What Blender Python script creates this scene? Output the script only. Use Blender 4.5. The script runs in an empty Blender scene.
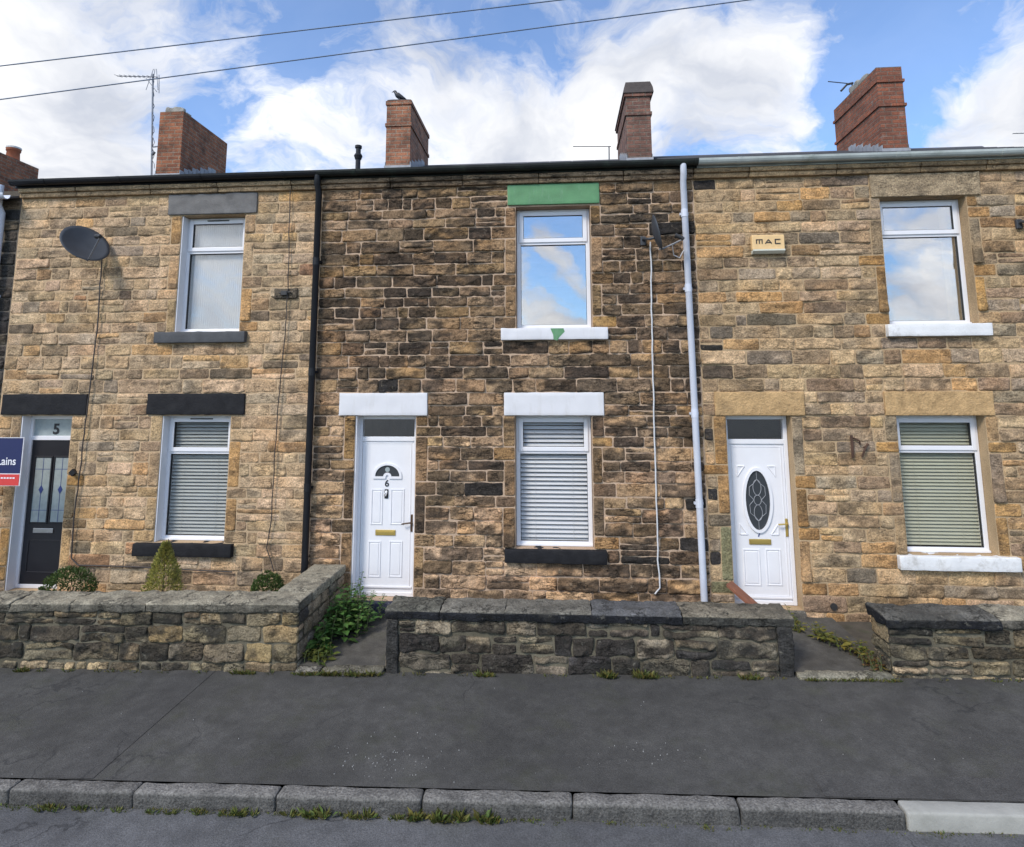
import bpy, math, random
import numpy as np
from mathutils import Vector, Matrix

rng = random.Random(7)
nrng = np.random.RandomState(11)
sc = bpy.context.scene
COL = sc.collection

# ------------------------------------------------------------------ camera model (used for the real camera and for measuring)
F, CX, CY = 600.0, 512.0, 312.05
PIT, YAW, ROL = math.radians(7.4745), math.radians(-4.298), math.radians(-0.18)
CAM = np.array([0.0, -7.9, 2.641])
fw = np.array([math.sin(YAW)*math.cos(PIT), math.cos(YAW)*math.cos(PIT), math.sin(PIT)])
_r = np.cross(fw, [0, 0, 1]); _r /= np.linalg.norm(_r); _u = np.cross(_r, fw)
RX = _r*math.cos(ROL)+_u*math.sin(ROL); UX = -_r*math.sin(ROL)+_u*math.cos(ROL)
def ray(x, y): return RX*(x-CX)/F+UX*(CY-y)/F+fw
def at(x, y, Y=0.0):
    d = ray(x, y); return CAM+d*((Y-CAM[1])/d[1])
def atz(x, y, Z):
    d = ray(x, y); return CAM+d*((Z-CAM[2])/d[2])

SL = 0.02                                   # the street climbs gently to the right
def zpave(x, y): return -0.195+SL*x+(y+1.4)*0.032
ZK = -0.25                                  # kerb top at x = 0

# ------------------------------------------------------------------ helpers: nodes and materials
def N(nt, typ, **kw):
    n = nt.nodes.new(typ)
    for k, v in kw.items():
        if k in n.inputs: n.inputs[k].default_value = v
        else: setattr(n, k, v)
    return n
def L(nt, a, b): nt.links.new(a, b)
def new_mat(name):
    m = bpy.data.materials.new(name); m.use_nodes = True
    nt = m.node_tree; b = nt.nodes['Principled BSDF']
    return m, nt, b
def ramp(nt, fac, stops):
    r = nt.nodes.new('ShaderNodeValToRGB'); e = r.color_ramp.elements
    while len(e) < len(stops): e.new(0.5)
    for i, (p, c) in enumerate(stops):
        e[i].position = p; e[i].color = (c, c, c, 1) if isinstance(c, (int, float)) else (*c, 1)
    L(nt, fac, r.inputs[0]); return r.outputs[0]
def noise(nt, vec, scale, detail=4, rough=0.55, dim='3D'):
    n = N(nt, 'ShaderNodeTexNoise'); n.inputs['Scale'].default_value = scale
    n.inputs['Detail'].default_value = detail; n.inputs['Roughness'].default_value = rough
    if vec is not None: L(nt, vec, n.inputs['Vector'])
    return n.outputs['Fac']
def mixc(nt, fac, a, b, mode='MIX'):
    n = nt.nodes.new('ShaderNodeMix'); n.data_type = 'RGBA'; n.blend_type = mode
    for sock, v in ((n.inputs[0], fac), (n.inputs[6], a), (n.inputs[7], b)):
        if isinstance(v, (int, float)): sock.default_value = v
        elif isinstance(v, tuple): sock.default_value = (*v, 1)
        else: L(nt, v, sock)
    return n.outputs[2]
def math_(nt, op, a, b=0.0, clamp=False):
    n = nt.nodes.new('ShaderNodeMath'); n.operation = op; n.use_clamp = clamp
    for s, v in ((n.inputs[0], a), (n.inputs[1], b)):
        if isinstance(v, (int, float)): s.default_value = v
        else: L(nt, v, s)
    return n.outputs[0]
def objvec(nt, scale=(1, 1, 1)):
    t = nt.nodes.new('ShaderNodeTexCoord'); m = nt.nodes.new('ShaderNodeMapping')
    m.inputs['Scale'].default_value = scale; L(nt, t.outputs['Object'], m.inputs['Vector']); return m.outputs[0]
def bump(nt, b, h, strength=0.5, dist=0.01):
    n = N(nt, 'ShaderNodeBump'); n.inputs['Strength'].default_value = strength; n.inputs['Distance'].default_value = dist
    L(nt, h, n.inputs['Height']); L(nt, n.outputs[0], b.inputs['Normal'])

def mat_stone(name, soot=0.5, sootcol=(0.03, 0.027, 0.024), streak=(1.6, 1.6, 5.5), grain=0.45, palecol=(0.42, 0.35, 0.25), crack=0.75):
    """stone whose own colour comes from the 'Col' attribute, with blotches, soot crust and grain"""
    m, nt, b = new_mat(name)
    a = nt.nodes.new('ShaderNodeAttribute'); a.attribute_name = 'Col'
    v = objvec(nt); vs = objvec(nt, streak)
    n1 = noise(nt, v, 9, 5, 0.6); n2 = noise(nt, v, 60, 3, 0.6); n3 = noise(nt, vs, 2.4, 6, 0.65); n4 = noise(nt, v, 1.1, 3)
    c = mixc(nt, 1.0, a.outputs['Color'], ramp(nt, n1, [(0.25, 0.62), (0.5, 1.0), (0.75, 1.3)]), 'MULTIPLY')
    c = mixc(nt, 1.0, c, ramp(nt, n2, [(0.3, 1-grain), (0.7, 1+grain*0.8)]), 'MULTIPLY')
    s = math_(nt, 'MULTIPLY_ADD', n4, 0.5); s2 = math_(nt, 'ADD', n3, math_(nt, 'MULTIPLY', math_(nt, 'SUBTRACT', n4, 0.5), 0.7))
    f = ramp(nt, s2, [(0.54, 0.0), (0.625, soot)])
    c = mixc(nt, f, c, sootcol)
    vf = objvec(nt, (5.0, 5.0, 19.0)); n5 = noise(nt, vf, 1.0, 5, 0.62)
    line = ramp(nt, math_(nt, 'ABSOLUTE', math_(nt, 'SUBTRACT', n5, 0.5)), [(0.004, crack), (0.02, 0.0)])
    line = math_(nt, 'MULTIPLY', line, ramp(nt, noise(nt, v, 3.3, 3), [(0.46, 0.0), (0.56, 1.0)]))
    c = mixc(nt, line, c, tuple(0.6*x for x in sootcol))
    pale = ramp(nt, noise(nt, v, 14, 6, 0.7), [(0.60, 0.0), (0.72, 0.45)]); c = mixc(nt, pale, c, palecol)
    L(nt, c, b.inputs['Base Color']); b.inputs['Roughness'].default_value = 0.92
    b.inputs['Specular IOR Level'].default_value = 0.2
    h = math_(nt, 'ADD', math_(nt, 'MULTIPLY', noise(nt, v, 28, 6, 0.65), 1.0), math_(nt, 'MULTIPLY', n2, 0.5))
    bump(nt, b, math_(nt, 'SUBTRACT', h, math_(nt, 'MULTIPLY', line, 0.6)), 1.0, 0.018)
    return m
def mat_mortar(name, col, dark=0.55):
    m, nt, b = new_mat(name); v = objvec(nt)
    n1 = noise(nt, v, 2.2, 5, 0.6); n2 = noise(nt, v, 90, 3)
    c = mixc(nt, ramp(nt, n1, [(0.35, 0.0), (0.7, 1.0)]), col, tuple(x*dark for x in col))
    c = mixc(nt, 1.0, c, ramp(nt, n2, [(0.3, 0.7), (0.7, 1.25)]), 'MULTIPLY')
    L(nt, c, b.inputs['Base Color']); b.inputs['Roughness'].default_value = 0.95
    b.inputs['Specular IOR Level'].default_value = 0.1
    bump(nt, b, n2, 0.6, 0.006); return m
def mat_plain(name, col, rough=0.4, metal=0.0, var=0.12, nscale=6, bumps=0.0, spec=0.5, dirt=None, dirtamt=0.0, bscale=40, drip=False):
    m, nt, b = new_mat(name); v = objvec(nt)
    n1 = noise(nt, v, nscale, 5, 0.6)
    c = mixc(nt, 1.0, col, ramp(nt, n1, [(0.25, 1-var), (0.75, 1+var)]), 'MULTIPLY')
    if dirt:
        n2 = noise(nt, objvec(nt, (2.2, 2.2, 0.45)) if drip else v, nscale*0.7+1.3, 8, 0.7)
        c = mixc(nt, ramp(nt, n2, [(0.52, 0.0), (0.72, dirtamt)]), c, dirt)
    L(nt, c, b.inputs['Base Color']); b.inputs['Roughness'].default_value = rough; b.inputs['Metallic'].default_value = metal
    b.inputs['Specular IOR Level'].default_value = spec
    if bumps: bump(nt, b, noise(nt, v, bscale, 5, 0.6), bumps, 0.01)
    return m
def mat_glass(name, refl, tint=(1, 1, 1), rough=0.0):
    m = bpy.data.materials.new(name); m.use_nodes = True; nt = m.node_tree; nt.nodes.clear()
    o = nt.nodes.new('ShaderNodeOutputMaterial'); t = nt.nodes.new('ShaderNodeBsdfTransparent'); t.inputs[0].default_value = (*tint, 1)
    g = nt.nodes.new('ShaderNodeBsdfGlossy'); g.inputs['Roughness'].default_value = rough
    v = objvec(nt); bp = N(nt, 'ShaderNodeBump'); bp.inputs['Strength'].default_value = 0.045; bp.inputs['Distance'].default_value = 0.01
    L(nt, noise(nt, v, 2.5, 1), bp.inputs['Height']); L(nt, bp.outputs[0], g.inputs['Normal'])
    fr = N(nt, 'ShaderNodeLayerWeight'); fr.inputs['Blend'].default_value = 0.5
    f = math_(nt, 'ADD', math_(nt, 'POWER', fr.outputs['Facing'], 5.0), 0.035+refl, True)
    x = nt.nodes.new('ShaderNodeMixShader'); L(nt, f, x.inputs[0]); L(nt, t.outputs[0], x.inputs[1]); L(nt, g.outputs[0], x.inputs[2])
    L(nt, x.outputs[0], o.inputs[0]); return m
def mat_brick(name, c1, c2, mort, soot=0.5):
    m, nt, b = new_mat(name)
    uv = nt.nodes.new('ShaderNodeUVMap'); uv.uv_map = 'UVMap'
    br = nt.nodes.new('ShaderNodeTexBrick')
    br.inputs['Color1'].default_value = (*c1, 1); br.inputs['Color2'].default_value = (*c2, 1); br.inputs['Mortar'].default_value = (*mort, 1)
    br.inputs['Scale'].default_value = 1.0; br.inputs['Mortar Size'].default_value = 0.011; br.inputs['Mortar Smooth'].default_value = 0.3
    br.inputs['Brick Width'].default_value = 0.225; br.inputs['Row Height'].default_value = 0.075; br.inputs['Bias'].default_value = -0.1
    L(nt, uv.outputs[0], br.inputs['Vector'])
    v = objvec(nt); n1 = noise(nt, v, 4, 6, 0.65); n2 = noise(nt, v, 40, 3)
    c = mixc(nt, 1.0, br.outputs['Color'], ramp(nt, n2, [(0.3, 0.7), (0.7, 1.3)]), 'MULTIPLY')
    c = mixc(nt, ramp(nt, n1, [(0.38, 0.12), (0.66, soot)]), c, (0.055, 0.04, 0.034))
    c = mixc(nt, ramp(nt, noise(nt, v, 7, 5), [(0.6, 0.0), (0.72, 0.45)]), c, (0.36, 0.30, 0.25))
    L(nt, c, b.inputs['Base Color']); b.inputs['Roughness'].default_value = 0.9; b.inputs['Specular IOR Level'].default_value = 0.15
    bp = N(nt, 'ShaderNodeBump'); bp.inputs['Strength'].default_value = 0.8; bp.inputs['Distance'].default_value = 0.012; bp.invert = True
    L(nt, math_(nt, 'SUBTRACT', br.outputs['Fac'], math_(nt, 'MULTIPLY', n2, 0.6)), bp.inputs['Height']); L(nt, bp.outputs[0], b.inputs['Normal'])
    return m
def mat_asphalt(name, col, var=0.3, speck=0.25, moss=0.0, scale=1.0):
    m, nt, b = new_mat(name); v = objvec(nt)
    n1 = noise(nt, v, 0.9*scale, 6, 0.6); n2 = noise(nt, v, 75, 4, 0.8); n3 = noise(nt, v, 9, 4, 0.6)
    vo = nt.nodes.new('ShaderNodeTexVoronoi'); vo.inputs['Scale'].default_value = 95; L(nt, v, vo.inputs['Vector'])
    c = mixc(nt, 1.0, col, ramp(nt, n1, [(0.3, 1-var), (0.7, 1+var)]), 'MULTIPLY')
    c = mixc(nt, 1.0, c, ramp(nt, n3, [(0.3, 0.85), (0.7, 1.15)]), 'MULTIPLY')
    c = mixc(nt, 1.0, c, ramp(nt, n2, [(0.3, 1-speck), (0.75, 1+speck*1.6)]), 'MULTIPLY')
    c = mixc(nt, ramp(nt, vo.outputs['Distance'], [(0.10, 0.6), (0.2, 0.0)]), c, tuple(x*2.4 for x in col))
    if moss:
        c = mixc(nt, ramp(nt, noise(nt, v, 2.3, 7, 0.7), [(0.52, 0.0), (0.75, moss)]), c, (0.05, 0.055, 0.02))
    c = mixc(nt, ramp(nt, noise(nt, v, 1.9, 7, 0.7), [(0.5, 0.0), (0.62, 0.5)]), c, tuple(x*0.68 for x in col))
    c = mixc(nt, ramp(nt, noise(nt, v, 24, 2), [(0.70, 0.0), (0.74, 0.35)]), c, tuple(x*0.45 for x in col))
    # fine hairline cracks in the old surface
    vc = nt.nodes.new('ShaderNodeTexVoronoi'); vc.feature = 'DISTANCE_TO_EDGE'; vc.inputs['Scale'].default_value = 0.55
    w = nt.nodes.new('ShaderNodeVectorMath'); w.operation = 'ADD'; nn = nt.nodes.new('ShaderNodeTexNoise'); nn.inputs['Scale'].default_value = 1.7; nn.inputs['Detail'].default_value = 6
    L(nt, v, nn.inputs['Vector']); L(nt, nn.outputs['Color'], w.inputs[0]); L(nt, v, w.inputs[1]); L(nt, w.outputs[0], vc.inputs['Vector'])
    crack = math_(nt, 'MULTIPLY', ramp(nt, vc.outputs['Distance'], [(0.002, 0.7), (0.006, 0.0)]), ramp(nt, noise(nt, v, 0.7, 2), [(0.5, 0.0), (0.58, 1.0)]))
    c = mixc(nt, crack, c, (0.03, 0.03, 0.03))
    L(nt, c, b.inputs['Base Color']); b.inputs['Roughness'].default_value = 0.85; b.inputs['Specular IOR Level'].default_value = 0.25
    h = math_(nt, 'ADD', n2, math_(nt, 'MULTIPLY', vo.outputs['Distance'], -1.2)); bump(nt, b, h, 0.4, 0.005)
    return m
def mat_leaf(name):
    m, nt, b = new_mat(name)
    a = nt.nodes.new('ShaderNodeAttribute'); a.attribute_name = 'Col'
    L(nt, a.outputs['Color'], b.inputs['Base Color']); b.inputs['Roughness'].default_value = 0.55
    b.inputs['Specular IOR Level'].default_value = 0.3
    t = nt.nodes.new('ShaderNodeBsdfTranslucent'); L(nt, a.outputs['Color'], t.inputs[0])
    x = nt.nodes.new('ShaderNodeMixShader'); x.inputs[0].default_value = 0.25
    L(nt, b.outputs[0], x.inputs[1]); L(nt, t.outputs[0], x.inputs[2]); L(nt, x.outputs[0], nt.nodes['Material Output'].inputs[0])
    return m

M = {}
M['stone5'] = mat_stone('tan_stone', 0.30, (0.12, 0.10, 0.075), palecol=(0.60, 0.45, 0.29), crack=0.4)
M['stone6'] = mat_stone('brown_stone', 0.62, (0.028, 0.024, 0.02))
M['stone7'] = mat_stone('golden_stone', 0.32, (0.12, 0.095, 0.07), palecol=(0.56, 0.41, 0.25), crack=0.4)
M['stone4'] = mat_stone('sooty_stone', 0.8, palecol=(0.16, 0.13, 0.10))
M['wstone'] = mat_stone('wall_stone', 0.75, (0.032, 0.031, 0.027), (1.5, 1.5, 2.6), 0.5, (0.33, 0.31, 0.25))
M['cope'] = mat_stone('coping_stone', 0.45, (0.05, 0.048, 0.042), (2, 2, 2), 0.45, (0.33, 0.31, 0.25))
M['dressed'] = mat_stone('dressed_stone', 0.15, (0.16, 0.13, 0.09), (1.5, 1.5, 2), 0.15, (0.5, 0.36, 0.2), 0.0)
M['mort5'] = mat_mortar('cream_mortar', (0.56, 0.405, 0.25), 0.8)
M['mort6'] = mat_mortar('brown_mortar', (0.55, 0.40, 0.28), 0.72)
M['mort7'] = mat_mortar('tan_mortar', (0.50, 0.36, 0.215), 0.75)
M['mort4'] = mat_mortar('grey_mortar', (0.18, 0.155, 0.125))
M['mortw'] = mat_mortar('mossy_mortar', (0.17, 0.152, 0.11), 0.45)
M['upvc'] = mat_plain('white_upvc', (0.78, 0.78, 0.80), 0.28, var=0.03)
M['upvc_dull'] = mat_plain('weathered_white_upvc', (0.68, 0.70, 0.72), 0.35, var=0.06)
M['gasket'] = mat_plain('black_rubber', (0.03, 0.03, 0.03), 0.6)
M['wpaint'] = mat_plain('white_masonry_paint', (0.68, 0.675, 0.685), 0.6, var=0.03, bumps=0.15, dirt=(0.5, 0.48, 0.43), dirtamt=0.35, drip=True)
M['wpaintc'] = mat_plain('chipped_white_paint', (0.76, 0.76, 0.75), 0.6, var=0.08, bumps=0.4, dirt=(0.30, 0.27, 0.22), dirtamt=0.75, nscale=4)
M['gpaint'] = mat_plain('faded_green_paint', (0.10, 0.26, 0.115), 0.6, var=0.18, bumps=0.3, nscale=5, dirt=(0.19, 0.31, 0.22), dirtamt=0.7, drip=True)
M['bpaint'] = mat_plain('black_masonry_paint', (0.016, 0.016, 0.018), 0.75, var=0.3, bumps=0.6, nscale=9, dirt=(0.03, 0.03, 0.03), dirtamt=0.6, spec=0.2)
M['slatestone'] = mat_plain('dark_grey_stone', (0.15, 0.145, 0.14), 0.8, var=0.28, bumps=0.6, nscale=5, dirt=(0.08, 0.08, 0.08), dirtamt=0.6)
M['slatesill'] = mat_plain('dark_grey_sill', (0.06, 0.062, 0.066), 0.7, var=0.3, bumps=0.5)
M['blackpvc'] = mat_plain('black_plastic', (0.012, 0.0125, 0.015), 0.45, var=0.2, spec=0.3)
M['greenpvc'] = mat_plain('algae_stained_black_plastic', (0.016, 0.019, 0.017), 0.55, var=0.4, nscale=4, spec=0.3, dirt=(0.04, 0.065, 0.045), dirtamt=0.7)
M['greypvc'] = mat_plain('weathered_grey_plastic', (0.48, 0.52, 0.49), 0.4, var=0.2, nscale=3, dirt=(0.22, 0.25, 0.21), dirtamt=0.7)
M['pipegrey'] = mat_plain('pale_grey_plastic', (0.60, 0.63, 0.70), 0.35, var=0.1, nscale=3, dirt=(0.42, 0.44, 0.48), dirtamt=0.3)
M['slate'] = mat_plain('roof_slate', (0.07, 0.07, 0.078), 0.6, var=0.35, nscale=5, bumps=0.5, dirt=(0.11, 0.11, 0.09), dirtamt=0.5)
M['lead'] = mat_plain('lead_flashing', (0.30, 0.31, 0.33), 0.6, var=0.25, nscale=8)
M['cement'] = mat_plain('cement', (0.27, 0.26, 0.23), 0.9, var=0.3, nscale=8, bumps=0.6)
M['brick1'] = mat_brick('red_brick', (0.40, 0.155, 0.08), (0.25, 0.095, 0.055), (0.33, 0.23, 0.16), 0.72)
M['brick2'] = mat_brick('orange_brick', (0.45, 0.19, 0.105), (0.28, 0.12, 0.075), (0.36, 0.27, 0.2), 0.72)
M['brick3'] = mat_brick('dull_brick', (0.33, 0.165, 0.12), (0.19, 0.10, 0.08), (0.25, 0.2, 0.16), 0.72)
M['brick4'] = mat_brick('bright_red_brick', (0.36, 0.125, 0.07), (0.22, 0.09, 0.06), (0.24, 0.16, 0.12), 0.5)
M['capstone'] = mat_plain('sooty_cap', (0.085, 0.07, 0.065), 0.85, var=0.3, bumps=0.5)
M['pot'] = mat_plain('terracotta', (0.35, 0.12, 0.06), 0.8, var=0.2)
M['pale'] = mat_plain('pale_cement', (0.6, 0.6, 0.58), 0.8, var=0.1)
M['glass_sky'] = mat_glass('reflective_window_glass', 0.36)
M['glass_sky7'] = mat_glass('reflective_window_glass_dim', 0.42)
M['glass5u'] = mat_glass('window_glass_over_blind', 0.07)
M['glass'] = mat_glass('window_glass', 0.0)
M['glasst'] = mat_glass('transom_glass', 0.20)
M['dark'] = mat_plain('dark_interior', (0.03, 0.035, 0.04), 0.7)
M['blindw'] = mat_plain('white_blind', (0.64, 0.65, 0.66), 0.5, var=0.03)
M['blindg'] = mat_plain('grey_blind', (0.38, 0.40, 0.38), 0.5, var=0.05)
M['blindb'] = mat_plain('beige_blind', (0.42, 0.42, 0.31), 0.5, var=0.05)
M['pleat'] = mat_plain('pleated_grey_fabric', (0.52, 0.53, 0.52), 0.8, var=0.05)
M['curtain'] = mat_plain('tan_curtain', (0.4, 0.36, 0.26), 0.9)
M['brass'] = mat_plain('brass', (0.62, 0.45, 0.13), 0.35, 0.7)
M['bronze'] = mat_plain('dark_bronze', (0.13, 0.08, 0.05), 0.35, 0.6)
M['chrome'] = mat_plain('brushed_steel', (0.5, 0.5, 0.5), 0.35, 0.9)
M['blackdoor'] = mat_plain('black_composite', (0.017, 0.017, 0.021), 0.35, var=0.15)
M['frost'] = mat_plain('frosted_glass', (0.33, 0.38, 0.38), 0.25, var=0.15, nscale=14)
M['navy'] = mat_plain('navy_paint', (0.010, 0.016, 0.085), 0.4, var=0.05)
M['red'] = mat_plain('red_print', (0.62, 0.05, 0.045), 0.4, var=0.03)
M['whiteprint'] = mat_plain('white_print', (0.8, 0.8, 0.82), 0.5, var=0.02)
M['blackprint'] = mat_plain('black_print', (0.012, 0.012, 0.014), 0.5)
M['blueprint'] = mat_plain('blue_print', (0.03, 0.05, 0.2), 0.5)
M['boxyellow'] = mat_plain('sun_faded_plastic', (0.78, 0.53, 0.25), 0.5, var=0.1, nscale=9)
M['boxpale'] = mat_plain('cream_plastic', (0.66, 0.66, 0.55), 0.5, var=0.05)
M['dish'] = mat_plain('charcoal_metal', (0.055, 0.06, 0.068), 0.5, var=0.15, nscale=7)
M['galv'] = mat_plain('galvanised_steel', (0.22, 0.23, 0.25), 0.5, 0.4, var=0.2)
M['rust'] = mat_plain('rusty_iron', (0.075, 0.04, 0.025), 0.9, var=0.4)
M['wire'] = mat_plain('grey_wire', (0.12, 0.17, 0.25), 0.6)
M['cablew'] = mat_plain('white_cable', (0.62, 0.62, 0.62), 0.5)
M['cableb'] = mat_plain('dark_cable', (0.05, 0.04, 0.035), 0.6)
M['wood'] = mat_plain('brown_timber', (0.22, 0.085, 0.045), 0.7, var=0.3, nscale=12)
M['bird'] = mat_plain('black_feather', (0.012, 0.012, 0.017), 0.45)
M['pave'] = mat_asphalt('pavement_asphalt', (0.068, 0.066, 0.061), 0.26, 0.32, 0.35, 1.0)
M['patch'] = mat_asphalt('patch_asphalt', (0.066, 0.064, 0.060), 0.16, 0.38)
M['road'] = mat_asphalt('road_asphalt', (0.102, 0.102, 0.103), 0.28, 0.42, 0.2)
M['pathc'] = mat_asphalt('old_concrete', (0.085, 0.08, 0.07), 0.3, 0.25, 0.5, 2.5)
M['soil'] = mat_plain('garden_soil', (0.07, 0.06, 0.045), 0.95, var=0.4, nscale=7, bumps=0.9, dirt=(0.05, 0.06, 0.025), dirtamt=0.7)
M['grassland'] = mat_plain('far_ground', (0.07, 0.07, 0.058), 0.95, var=0.3, nscale=0.4)
M['kerb'] = mat_stone('kerb_granite', 0.3, (0.045, 0.045, 0.045), (1.5, 3, 5), 0.5, (0.24, 0.23, 0.21), 0.12)
M['conc'] = mat_plain('pale_concrete', (0.34, 0.335, 0.30), 0.9, var=0.15, nscale=5, bumps=0.4, dirt=(0.2, 0.2, 0.17), dirtamt=0.5)
M['leaf'] = mat_leaf('leaf'); M['stem'] = mat_plain('green_stem', (0.09, 0.11, 0.04), 0.7)
M['twig'] = mat_plain('brown_twig', (0.09, 0.06, 0.035), 0.9)
M['debris'] = mat_plain('pale_grit', (0.27, 0.265, 0.25), 0.9, var=0.3, nscale=20)

# ------------------------------------------------------------------ helpers: objects
ORG = {}
def prop(o, label=None, cat=None, group=None, kind=None):
    for k, v in (('label', label), ('category', cat), ('group', group), ('kind', kind)):
        if v: o[k] = v
    return o
def empty(name, loc, label, cat, group=None):
    o = bpy.data.objects.new(name, None); COL.objects.link(o); o.location = loc; o.empty_display_size = 0.1
    ORG[o] = np.array(loc, float); return prop(o, label, cat, group)
def copy_tree(o, parent=None):
    c = o.copy(); COL.objects.link(c); c.parent = parent
    for ch in list(o.children): copy_tree(ch, c)
    return c
class MB:
    def __init__(s): s.v = []; s.f = []; s.c = []; s.n = 0; s.uv = {}
    def add(s, v, f, col=(1, 1, 1)):
        v = np.asarray(v, float).reshape(-1, 3); k = s.n
        s.v.append(v); s.n += len(v)
        s.f.extend([tuple(int(i)+k for i in q) for q in f])
        col = np.asarray(col, float)
        s.c.append(np.broadcast_to(col, (len(v), 3)) if col.ndim == 1 else col)
        return k
    def box(s, x0, x1, y0, y1, z0, z1, col=(1, 1, 1), bev=0.0):
        if bev > 0: return s.rbox(x0, x1, y0, y1, z0, z1, bev, 0, 9, col)
        v = [(x, y, z) for z in (z0, z1) for y in (y0, y1) for x in (x0, x1)]
        s.add(v, [(0, 2, 3, 1), (4, 5, 7, 6), (0, 1, 5, 4), (2, 6, 7, 3), (0, 4, 6, 2), (1, 3, 7, 5)], col)
    def rbox(s, x0, x1, y0, y1, z0, z1, r=0.01, amp=0.0, res=0.06, col=(1, 1, 1), seed=0.0, fn=None, colfn=None):
        """a box with rounded edges and an uneven surface"""
        lo = np.array([x0, y0, z0]); hi = np.array([x1, y1, z1]); r = min(r, *((hi-lo)/2.01))
        ax = []
        for a in range(3):
            n = max(1, int((hi[a]-lo[a]-2*r)/res)); inner = np.linspace(lo[a]+r, hi[a]-r, n+1)
            ax.append(np.concatenate([[lo[a], lo[a]+r*0.3], inner, [hi[a]-r*0.3, hi[a]]]))
        idx = {}; pts = []; fs = []; fa = []
        def vid(i, j, k):
            q = (i, j, k)
            if q not in idx: idx[q] = len(pts); pts.append((ax[0][i], ax[1][j], ax[2][k]))
            return idx[q]
        nx, ny, nz = (len(a)-1 for a in ax)
        for j in range(ny):
            for i in range(nx):
                fs.append((vid(i, j, 0), vid(i, j+1, 0), vid(i+1, j+1, 0), vid(i+1, j, 0)))
                fs.append((vid(i, j, nz), vid(i+1, j, nz), vid(i+1, j+1, nz), vid(i, j+1, nz)))
        for k in range(nz):
            for i in range(nx):
                fs.append((vid(i, 0, k), vid(i+1, 0, k), vid(i+1, 0, k+1), vid(i, 0, k+1)))
                fs.append((vid(i, ny, k), vid(i, ny, k+1), vid(i+1, ny, k+1), vid(i+1, ny, k)))
            for j in range(ny):
                fs.append((vid(0, j, k), vid(0, j, k+1), vid(0, j+1, k+1), vid(0, j+1, k)))
                fs.append((vid(nx, j, k), vid(nx, j+1, k), vid(nx, j+1, k+1), vid(nx, j, k+1)))
        p = np.array(pts); q = np.clip(p, lo+r, hi-r); d = p-q; ln = np.linalg.norm(d, axis=1)
        ok = ln > 1e-9; d[ok] *= (r/ln[ok])[:, None]; p = q+d
        if amp > 0:
            nn = np.where(ok[:, None], d/np.maximum(r, 1e-9), 0)
            h = (vn(p*9+seed)-0.5)*2*amp+(vn(p*30+seed+7)-0.5)*amp
            p = p+nn*h[:, None]
        c = colfn(p, d/max(r, 1e-9)) if colfn else col
        if fn: p = fn(p)
        return s.add(p, fs, c)
    def tube(s, pts, r, seg=8, col=(1, 1, 1), cap=True):
        pts = [np.asarray(p, float) for p in pts]; rs = r if isinstance(r, (list, tuple)) else [r]*len(pts)
        V = []; Fc = []; n = len(pts); ref = None
        for i, p in enumerate(pts):
            t = pts[min(i+1, n-1)]-pts[max(i-1, 0)]; t = t/(np.linalg.norm(t)+1e-12)
            if ref is None:
                ref = np.cross(t, [0, 0, 1]) if abs(t[2]) < 0.9 else np.cross(t, [0, 1, 0])
            a = ref-t*(ref@t); a /= np.linalg.norm(a)+1e-12; b = np.cross(t, a); ref = a
            for k in range(seg):
                w = 2*math.pi*k/seg; V.append(p+(a*math.cos(w)+b*math.sin(w))*rs[i])
        for i in range(n-1):
            for k in range(seg):
                Fc.append((i*seg+k, i*seg+(k+1) % seg, (i+1)*seg+(k+1) % seg, (i+1)*seg+k))
        s.add(V, Fc, col)
        if cap: s.add(V[:seg], [tuple(range(seg-1, -1, -1))], col); s.add(V[-seg:], [tuple(range(seg))], col)
    def prism(s, poly, y0, y1, axis='y', col=(1, 1, 1)):
        """poly of (a, b) extruded along an axis: y -> (a, y, b); x -> (x, a, b)"""
        n = len(poly)
        f3 = (lambda a, b, t: (a, t, b)) if axis == 'y' else (lambda a, b, t: (t, a, b))
        V = [f3(a, b, y0) for a, b in poly]+[f3(a, b, y1) for a, b in poly]
        Fc = [tuple(range(n)), tuple(range(2*n-1, n-1, -1))]+[(i, i+n, (i+1) % n+n, (i+1) % n) for i in range(n)]
        s.add(V, Fc, col)
    def ring(s, outer, inner, y0, y1):
        n = len(outer); V = [(a, y0, b) for a, b in outer]+[(a, y0, b) for a, b in inner]+[(a, y1, b) for a, b in outer]+[(a, y1, b) for a, b in inner]
        Fc = []
        for i in range(n):
            j = (i+1) % n
            Fc += [(i, j, n+j, n+i), (2*n+j, 2*n+i, 3*n+i, 3*n+j), (j, i, 2*n+i, 2*n+j), (n+i, n+j, 3*n+j, 3*n+i)]
        s.add(V, Fc)
    def build(s, name, mat, parent=None, smooth=False, origin=None, root=None):
        me = bpy.data.meshes.new(name)
        v = np.concatenate(s.v) if s.v else np.zeros((0, 3))
        o = bpy.data.objects.new(name, me); COL.objects.link(o)
        if parent is not None: org = ORG[parent]; o.parent = parent
        else:
            org = np.array(origin if origin is not None else (0, 0, 0), float); o.location = org
        ORG[o] = org
        me.from_pydata((v-org).tolist(), [], s.f)
        ca = me.color_attributes.new('Col', 'FLOAT_COLOR', 'POINT')
        cc = np.concatenate(s.c); ca.data.foreach_set('color', np.concatenate([cc, np.ones((len(cc), 1))], 1).astype(np.float32).ravel())
        if smooth: me.polygons.foreach_set('use_smooth', [True]*len(me.polygons))
        me.materials.append(mat); me.update()
        if not smooth is False and smooth == 'auto':
            pass
        return o
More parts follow.
